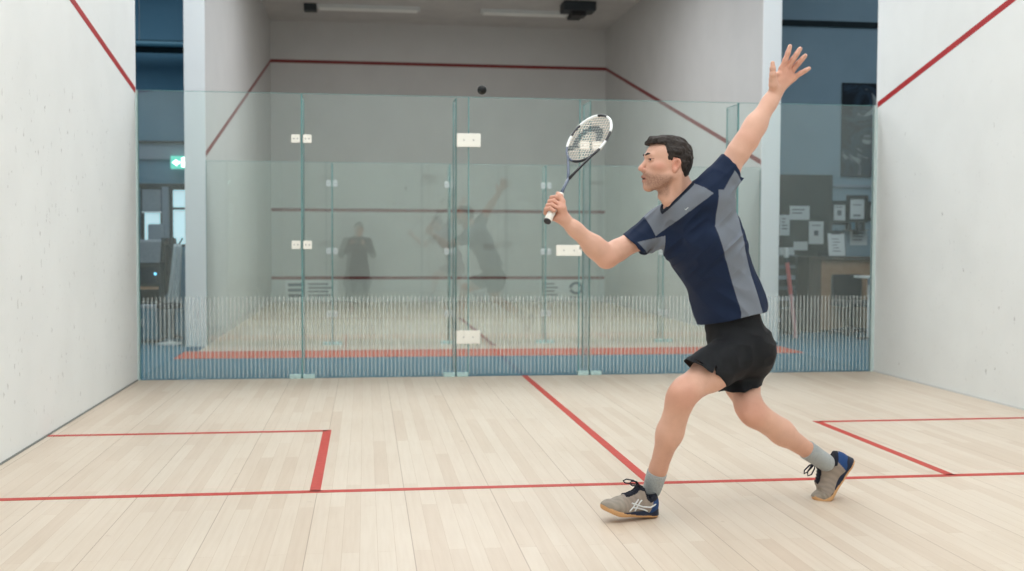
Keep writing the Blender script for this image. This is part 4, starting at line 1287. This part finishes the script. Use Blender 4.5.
obj('post', lathe(bmesh.new(), [(.02, .05), (.02, .41)]), M['steel'], t)
obj('seat', lathe(bmesh.new(), [(.12, .40), (.14, .41), (.14, .44), (.12, .46)]), M['blackcloth'], t, smooth=True)
def drape(name, label, cat, x0, x1, y, z0, z1, m, folds, lean=0, amp=.03):
    bm = bmesh.new(); nx, nz = 25, 14; g = {}
    for side in (0, 1):
        for i in range(nx):
            for k in range(nz):
                u, v = i/(nx-1), k/(nz-1)
                w_ = 1-.35*v
                x = (x0+x1)/2+(u-.5)*(x1-x0)*w_+lean*v
                yy = y+amp*math.sin(u*folds*math.pi)*(1-.5*v)+(.035 if side else 0)
                z = z0+(z1-z0)*v-.03*math.sin(u*9)*(v < .1)
                g[side, i, k] = bm.verts.new((x, yy, z))
    for i in range(nx-1):
        for k in range(nz-1):
            for s in (0, 1): bm.faces.new([g[s, i, k], g[s, i+1, k], g[s, i+1, k+1], g[s, i, k+1]])
    for i in range(nx-1):
        for k in (0, nz-1): bm.faces.new([g[0, i, k], g[0, i+1, k], g[1, i+1, k], g[1, i, k]])
    for k in range(nz-1):
        for i in (0, nx-1): bm.faces.new([g[0, i, k], g[0, i, k+1], g[1, i, k+1], g[1, i, k]])
    bmesh.ops.recalc_face_normals(bm, faces=bm.faces[:])
    o = obj(name, bm, m, None, smooth=True); tag(o, label, cat); return o
t = tag(empty('coat_stand', (-.40, 3.79, 0)), 'dark coat stand beside the far court pillar', 'coat stand')
obj('pole', tube(bmesh.new(), [(0, 0, .02), (0, 0, 1.2)], .02), M['dark'], t)
b = bmesh.new()
for k in range(4): tube(b, [(0, 0, .06), (.12*math.cos(k*1.57), .12*math.sin(k*1.57), .015)], .014)
obj('feet', b, M['dark'], t)
b = bmesh.new()
for s in (-1, 1): tube(b, [(0, 0, 1.1), (s*.08, 0, 1.12), (s*.12, 0, 1.19)], .01)
obj('hook', b, M['dark'], t)
drape('black_jacket', 'black jacket hanging on the coat stand beyond the left glass', 'jacket', -.58, -.33, 3.88, .52, 1.19, M['blackcloth'], 5)
drape('white_towel', 'long white towel hanging beside the black jacket', 'towel', -.45, -.31, 3.70, .42, 1.12, M['whitecloth'], 4, lean=.06, amp=.02)

# ------------------------------------------------------------------ office corner seen past the right wall
RY = 5.0
rw = struct('wall_office', boxm(6.64, 15, RY, RY+.15, 0, CEIL), M['hall'])
struct('wall_hall_right', boxm(15, 15.15, 0, RY+.15, 0, CEIL), M['hall'])
struct('trim_11', boxm(8.2, 12, RY-.03, RY, 1.925, 1.955), M['hall_lilac'])
struct('trim_12', boxm(6.64, 15, RY-.02, RY, 4.1, 4.18), M['dkboard'])
t = tag(empty('dark_notice_board', (7.4, RY-.02, 0)), 'large dark notice board against the office wall', 'notice board')
obj('board', boxm(-.75, .74, -.02, .02, .03, 2.07), M['dkboard'], t)
b = bmesh.new(); box(b, .74, .765, -.03, .02, .0, 2.09); box(b, -.77, -.75, -.03, .02, 0, 2.09); box(b, -.77, .765, -.03, .02, 2.07, 2.09)
obj('frame', b, M['dark'], t)
def sheet(label, x, z, w, h, y, kind=0, tilt=0, name='pinned_paper', cat='paper', frame=False):
    t = tag(empty(name, (x, y, z)), label, cat); t.rotation_euler = (0, tilt, 0)
    obj('sheet' if not frame else 'print', boxm(-w/2, w/2, -.006, 0, -h/2, h/2), M['paper'], t)
    bm = bmesh.new(); r = random.Random(int(x*100+z*10))
    if kind == 0:
        k = 0
        while (k+1)*.045 < h-.08:
            box(bm, -w/2+.03, w/2-.03-r.random()*.3*w, -.008, -.006, h/2-.06-k*.045, h/2-.045-k*.045); k += 1
    elif kind == 1:
        box(bm, -.03, .03, -.008, -.006, -.04, .03); box(bm, -w*.3, w*.3, -.008, -.006, h*.3, h*.34)
    else:
        box(bm, -w*.25, w*.25, -.008, -.006, -h*.36, -h*.28); box(bm, -w*.3, w*.3, -.008, -.006, h*.18, h*.22)
    obj('writing', bm, M['ink'], t)
    if frame:
        f = bmesh.new(); e = .05
        box(f, -w/2-e, -w/2, -.02, 0, -h/2-e, h/2+e); box(f, w/2, w/2+e, -.02, 0, -h/2-e, h/2+e)
        box(f, -w/2, w/2, -.02, 0, -h/2-e, -h/2); box(f, -w/2, w/2, -.02, 0, h/2, h/2+e)
        obj('frame', f, M['dark'], t)
py = RY-.042
sheet('wide sheet, highest of the papers on the dark board', 7.70, 1.57, .28, .19, py)
sheet('narrow upright sheet at the left edge of the dark board', 7.49, 1.40, .14, .28, py)
sheet('tall sheet with a small dark drawing on the dark board', 7.94, 1.30, .21, .31, py, 1)
sheet('small sheet low on the dark board, above the shelf unit', 7.72, 1.12, .20, .12, py)
fy = RY-.002
sheet('small dark-framed certificate on the office wall beside the dark board', 8.285, 1.58, .17, .22, fy, 1, 0, 'framed_certificate', 'picture', True)
sheet('larger dark-framed certificate with a reddish seal on the office wall', 8.54, 1.63, .21, .28, fy, 2, 0, 'framed_certificate', 'picture', True)
sheet('framed print cut off by the right court wall, upper one', 8.83, 1.60, .2, .17, fy, 0, 0, 'framed_print', 'picture', True)
sheet('pale sheet taped to the office wall right of the clipboard', 8.57, 1.24, .25, .22, fy, 0)
# shelf of dark books under the larger certificate
t = tag(empty('wall_shelf', (8.50, RY-.08, 1.345)), 'narrow dark wall shelf below the larger framed certificate', 'shelf')
obj('board', boxm(-.16, .16, -.06, .075, -.012, 0), M['dark'], t); obj('bracket', boxm(-.01, .01, -.04, .075, -.07, -.012), M['dark'], t)
for k in range(5):
    hh = .085+.02*((k*7) % 3)/2
    o = obj('small_book', boxm(8.37+k*.05, 8.41+k*.05, RY-.12, RY-.02, 1.346, 1.346+hh), M[('dark', 'hall_l', 'blackcloth', 'ink', 'dark')[k]], None, bevel=.003)
    tag(o, 'small dark book standing on the narrow wall shelf', 'book', 'books on the narrow wall shelf')
# poster of a player, dark with pale swirls
t = tag(empty('poster', (8.95, RY-.012, 2.09)), 'large dark poster with pale swirling shapes high on the office wall', 'poster')
pm = mat('dark_swirl_print', lin(30, 40, 52), .5); q = NT(pm)
co = q.n('ShaderNodeTexCoord').outputs['Object']
nz = q.n('ShaderNodeTexNoise'); nz.inputs['Scale'].default_value = 1.6; nz.inputs['Distortion'].default_value = 2.5; nz.inputs['Detail'].default_value = 3; q.l(co, nz.inputs['Vector'])
c1 = q.ramp(nz.outputs['Fac'], [(.42, lin(22, 30, 40)), (.52, lin(48, 66, 84)), (.6, lin(36, 46, 58)), (.66, lin(150, 158, 160))])
q.l(c1.outputs['Color'], q.p.inputs['Base Color'])
obj('sheet', boxm(-.64, .64, -.004, .0, 0, 1.24), pm, t)
b = bmesh.new(); box(b, -.66, -.64, -.012, .0, -.02, 1.26); box(b, .64, .66, -.012, .0, -.02, 1.26); box(b, -.66, .66, -.012, .0, -.02, 0); box(b, -.66, .66, -.012, .0, 1.24, 1.26)
obj('frame', b, M['dark'], t)
# reception counter
t = tag(empty('reception_counter', (8.05, 4.2, 0)), 'brown wooden reception counter in the office corner', 'counter')
obj('front_panel', boxm(-.36, .32, 0, .03, .03, .94), M['wood'], t)
obj('side_panel', boxm(-.53, -.36, -.02, .5, .0, .94), M['wood_d'], t, bevel=.004)
obj('top', boxm(-.545, 1.0, -.04, .55, .94, .98), M['wood_d'], t, bevel=.005)
obj('end_panel', boxm(.32, 1.0, 0, .03, .03, .94), M['hall_l'], t)
obj('plinth', boxm(-.34, 1.0, .01, .05, 0, .03), M['dark'], t)
# clipboard leaning on the counter
t = tag(empty('clipboard', (8.01, 4.42, .981)), 'clipboard with a white form propped up on the counter', 'clipboard')
t.rotation_euler = (-.18, 0, 0)
obj('board', boxm(-.125, .125, 0, .006, 0, .35), M['dark'], t, bevel=.003)
obj('form', boxm(-.115, .115, -.003, 0, .01, .31), M['paper'], t)
b = bmesh.new(); box(b, -.06, .06, -.014, .0, .30, .335); tube(b, [(-.03, -.012, .335), (0, -.014, .36), (.03, -.012, .335)], .005)
obj('clip', b, M['dark'], t)
b = bmesh.new()
for k in range(5): box(b, -.06+.01*(k % 2), .05-.02*(k % 3), -.0045, -.003, .07+k*.04, .08+k*.04)
obj('writing', b, M['ink'], t)
t = tag(empty('stapler', (7.78, 4.35, .981)), 'small dark stapler lying on the counter left of the clipboard', 'stapler')
obj('base', boxm(-.06, .06, -.018, .018, 0, .012), M['dark'], t, bevel=.003); obj('arm', boxm(-.055, .05, -.014, .014, .014, .06), M['dark'], t, bevel=.008)
# shelf unit with paper trays
t = tag(empty('tray_unit', (7.30, 4.45, 0)), 'dark shelf unit with grey paper trays left of the counter', 'shelf unit')
b = bmesh.new(); box(b, -.17, -.15, 0, .35, 0, .98); box(b, .15, .17, 0, .35, 0, .98); box(b, -.15, .15, .33, .35, 0, .98)
obj('body', b, M['dark'], t)
obj('top', boxm(-.18, .18, -.01, .36, .98, 1.0), M['ink'], t)
for k in range(6):
    b = bmesh.new(); z = .12+k*.14
    box(b, -.145, .145, .0, .32, z, z+.012); box(b, -.145, .145, -.004, .004, z, z+.05); box(b, -.145, -.137, 0, .32, z, z+.05); box(b, .137, .145, 0, .32, z, z+.05)
    d = obj('tray', b, M['ink'] if k % 2 else M['hall_lilac'], t)
t = tag(empty('paper_stack', (7.37, 4.62, 1.001)), 'loose stack of papers on top of the shelf unit', 'papers')
b = bmesh.new()
for k in range(5):
    a = .1*math.sin(k*2.1); box(b, -.1, .1, -.07, .07, k*.02, k*.02+.018, Matrix.Rotation(a, 4, 'Z'))
obj('sheets', b, M['paper'], t)
# dark office chair and white side table in front of the counter
t = tag(empty('office_chair', (7.93, 3.98, 0)), 'black office chair in front of the reception counter', 'chair')
obj('backrest', boxm(-.19, .22, -.035, .035, .40, .76), M['blackcloth'], t, bevel=.03)
obj('seat', boxm(-.21, .23, -.42, .0, .36, .44), M['blackcloth'], t, bevel=.03)
obj('column', tube(bmesh.new(), [(0, -.2, .08), (0, -.2, .37)], .025), M['dark'], t)
b = bmesh.new()
for k in range(5):
    a = k*2*math.pi/5+.3; tube(b, [(0, -.2, .09), (.25*math.cos(a), -.2+.25*math.sin(a), .055)], .018)
bs = obj('base', b, M['dark'], t)
for k in range(5):
    a = k*2*math.pi/5+.3
    obj('caster', lathe(bmesh.new(), [(.02, -.012), (.027, -.008), (.027, .008), (.02, .012)], seg=12, M=Matrix.Translation((.25*math.cos(a), -.2+.25*math.sin(a), .027)) @ Matrix.Rotation(math.pi/2, 4, 'X')), M['black'], bs)
t = tag(empty('side_table', (7.93, 3.2, 0)), 'white pedestal side table in front of the black office chair', 'table')
obj('top', boxm(-.16, .35, -.2, .2, .735, .765), M['white'], t, bevel=.006)
obj('leg', tube(bmesh.new(), [(-.05, 0, .02), (-.05, 0, .735)], .022), M['white'], t)
obj('foot', lathe(bmesh.new(), [(.14, 0), (.14, .012), (.03, .024)], c=(-.05, 0, 0)), M['dark'], t)
# leaning pole: white tip, dark collar, red then pink
t = tag(empty('leaning_pole', (7.04, 3.40, 0)), 'red and pink pole with a white tip leaning by the dark notice board', 'pole')
d = Vector((-.115, .07, 1.07)); 
def seg(a, b_, r): return tube(bmesh.new(), [d*a, d*b_], r, 12)
obj('lower_shaft', seg(.0, .50, .024), M['pinkpole'], t); obj('upper_shaft', seg(.50, .86, .026), M['redpole'], t)
obj('collar', seg(.86, .915, .028), M['dark'], t); obj('tip', seg(.915, 1.03, .03), M['white'], t, bevel=.01)
t = tag(empty('waste_bin', (7.22, 4.0, 0)), 'low brown waste bin standing before the dark shelf unit', 'bin')
obj('bucket', lathe(bmesh.new(), [(.11, 0), (.14, .3), (.145, .31), (.13, .31), (.105, .02)]), M['wood_d'], t, smooth=False)

# unseen lamps without fixtures over the hall, plus one added for the far court
area((3.2, 1.2, CEIL-.15), 9, 1.6, HALLW, (.93, .98, 1), spread=145)
area((3.2, 4.7, 5.1), 3.0, 2.6, FARW, (.96, .98, 1))  # added to brighten the far court's side walls; its own tubes are unlit
area((-2.2, 5.2, CEIL-.1), 3, 6, LEFTW, (.8, .93, 1))
area((9.5, 2.6, CEIL-.1), 4, 3, RIGHTW, (.85, .95, 1))

# ------------------------------------------------------------------ world, camera, view
wd = bpy.data.worlds.new('world'); bpy.context.scene.world = wd; wd.use_nodes = True
wd.node_tree.nodes['Background'].inputs['Color'].default_value = (.5, .6, .68, 1); wd.node_tree.nodes['Background'].inputs['Strength'].default_value = .3

f, yaw, pit, rol = 1101.77, .1322, -.0402, .0040
cam = bpy.data.cameras.new('camera'); co_ = bpy.data.objects.new('camera', cam); C.objects.link(co_)
cam.sensor_width = 36; cam.lens = f/1024*36; cam.clip_start = .02; cam.clip_end = 100
fwv = Vector((math.sin(yaw)*math.cos(pit), math.cos(yaw)*math.cos(pit), math.sin(pit)))
rv = Vector((math.cos(yaw), -math.sin(yaw), 0)); uv = rv.cross(fwv)
r2 = rv*math.cos(rol)+uv*math.sin(rol); u2 = -rv*math.sin(rol)+uv*math.cos(rol)
mw = Matrix((r2, u2, -fwv)).transposed().to_4x4(); mw.translation = (1.8319, -9.4501, 1.1677)
co_.matrix_world = mw
cam.dof.use_dof = True; cam.dof.focus_distance = 4.75; cam.dof.aperture_fstop = FSTOP
bpy.context.scene.camera = co_
vs = bpy.context.scene.view_settings
bpy.context.scene.display_settings.display_device = 'sRGB'
vs.view_transform = 'Standard'; vs.look = 'None'; vs.gamma = 1; vs.exposure = 0.0; vs.use_curve_mapping = False
cy = bpy.context.scene.cycles
cy.max_bounces = 14; cy.diffuse_bounces = 6; cy.glossy_bounces = 5; cy.transparent_max_bounces = 48; cy.transmission_bounces = 6
cy.use_denoising = True; cy.sample_clamp_indirect = 8; cy.caustics_reflective = False; cy.caustics_refractive = False
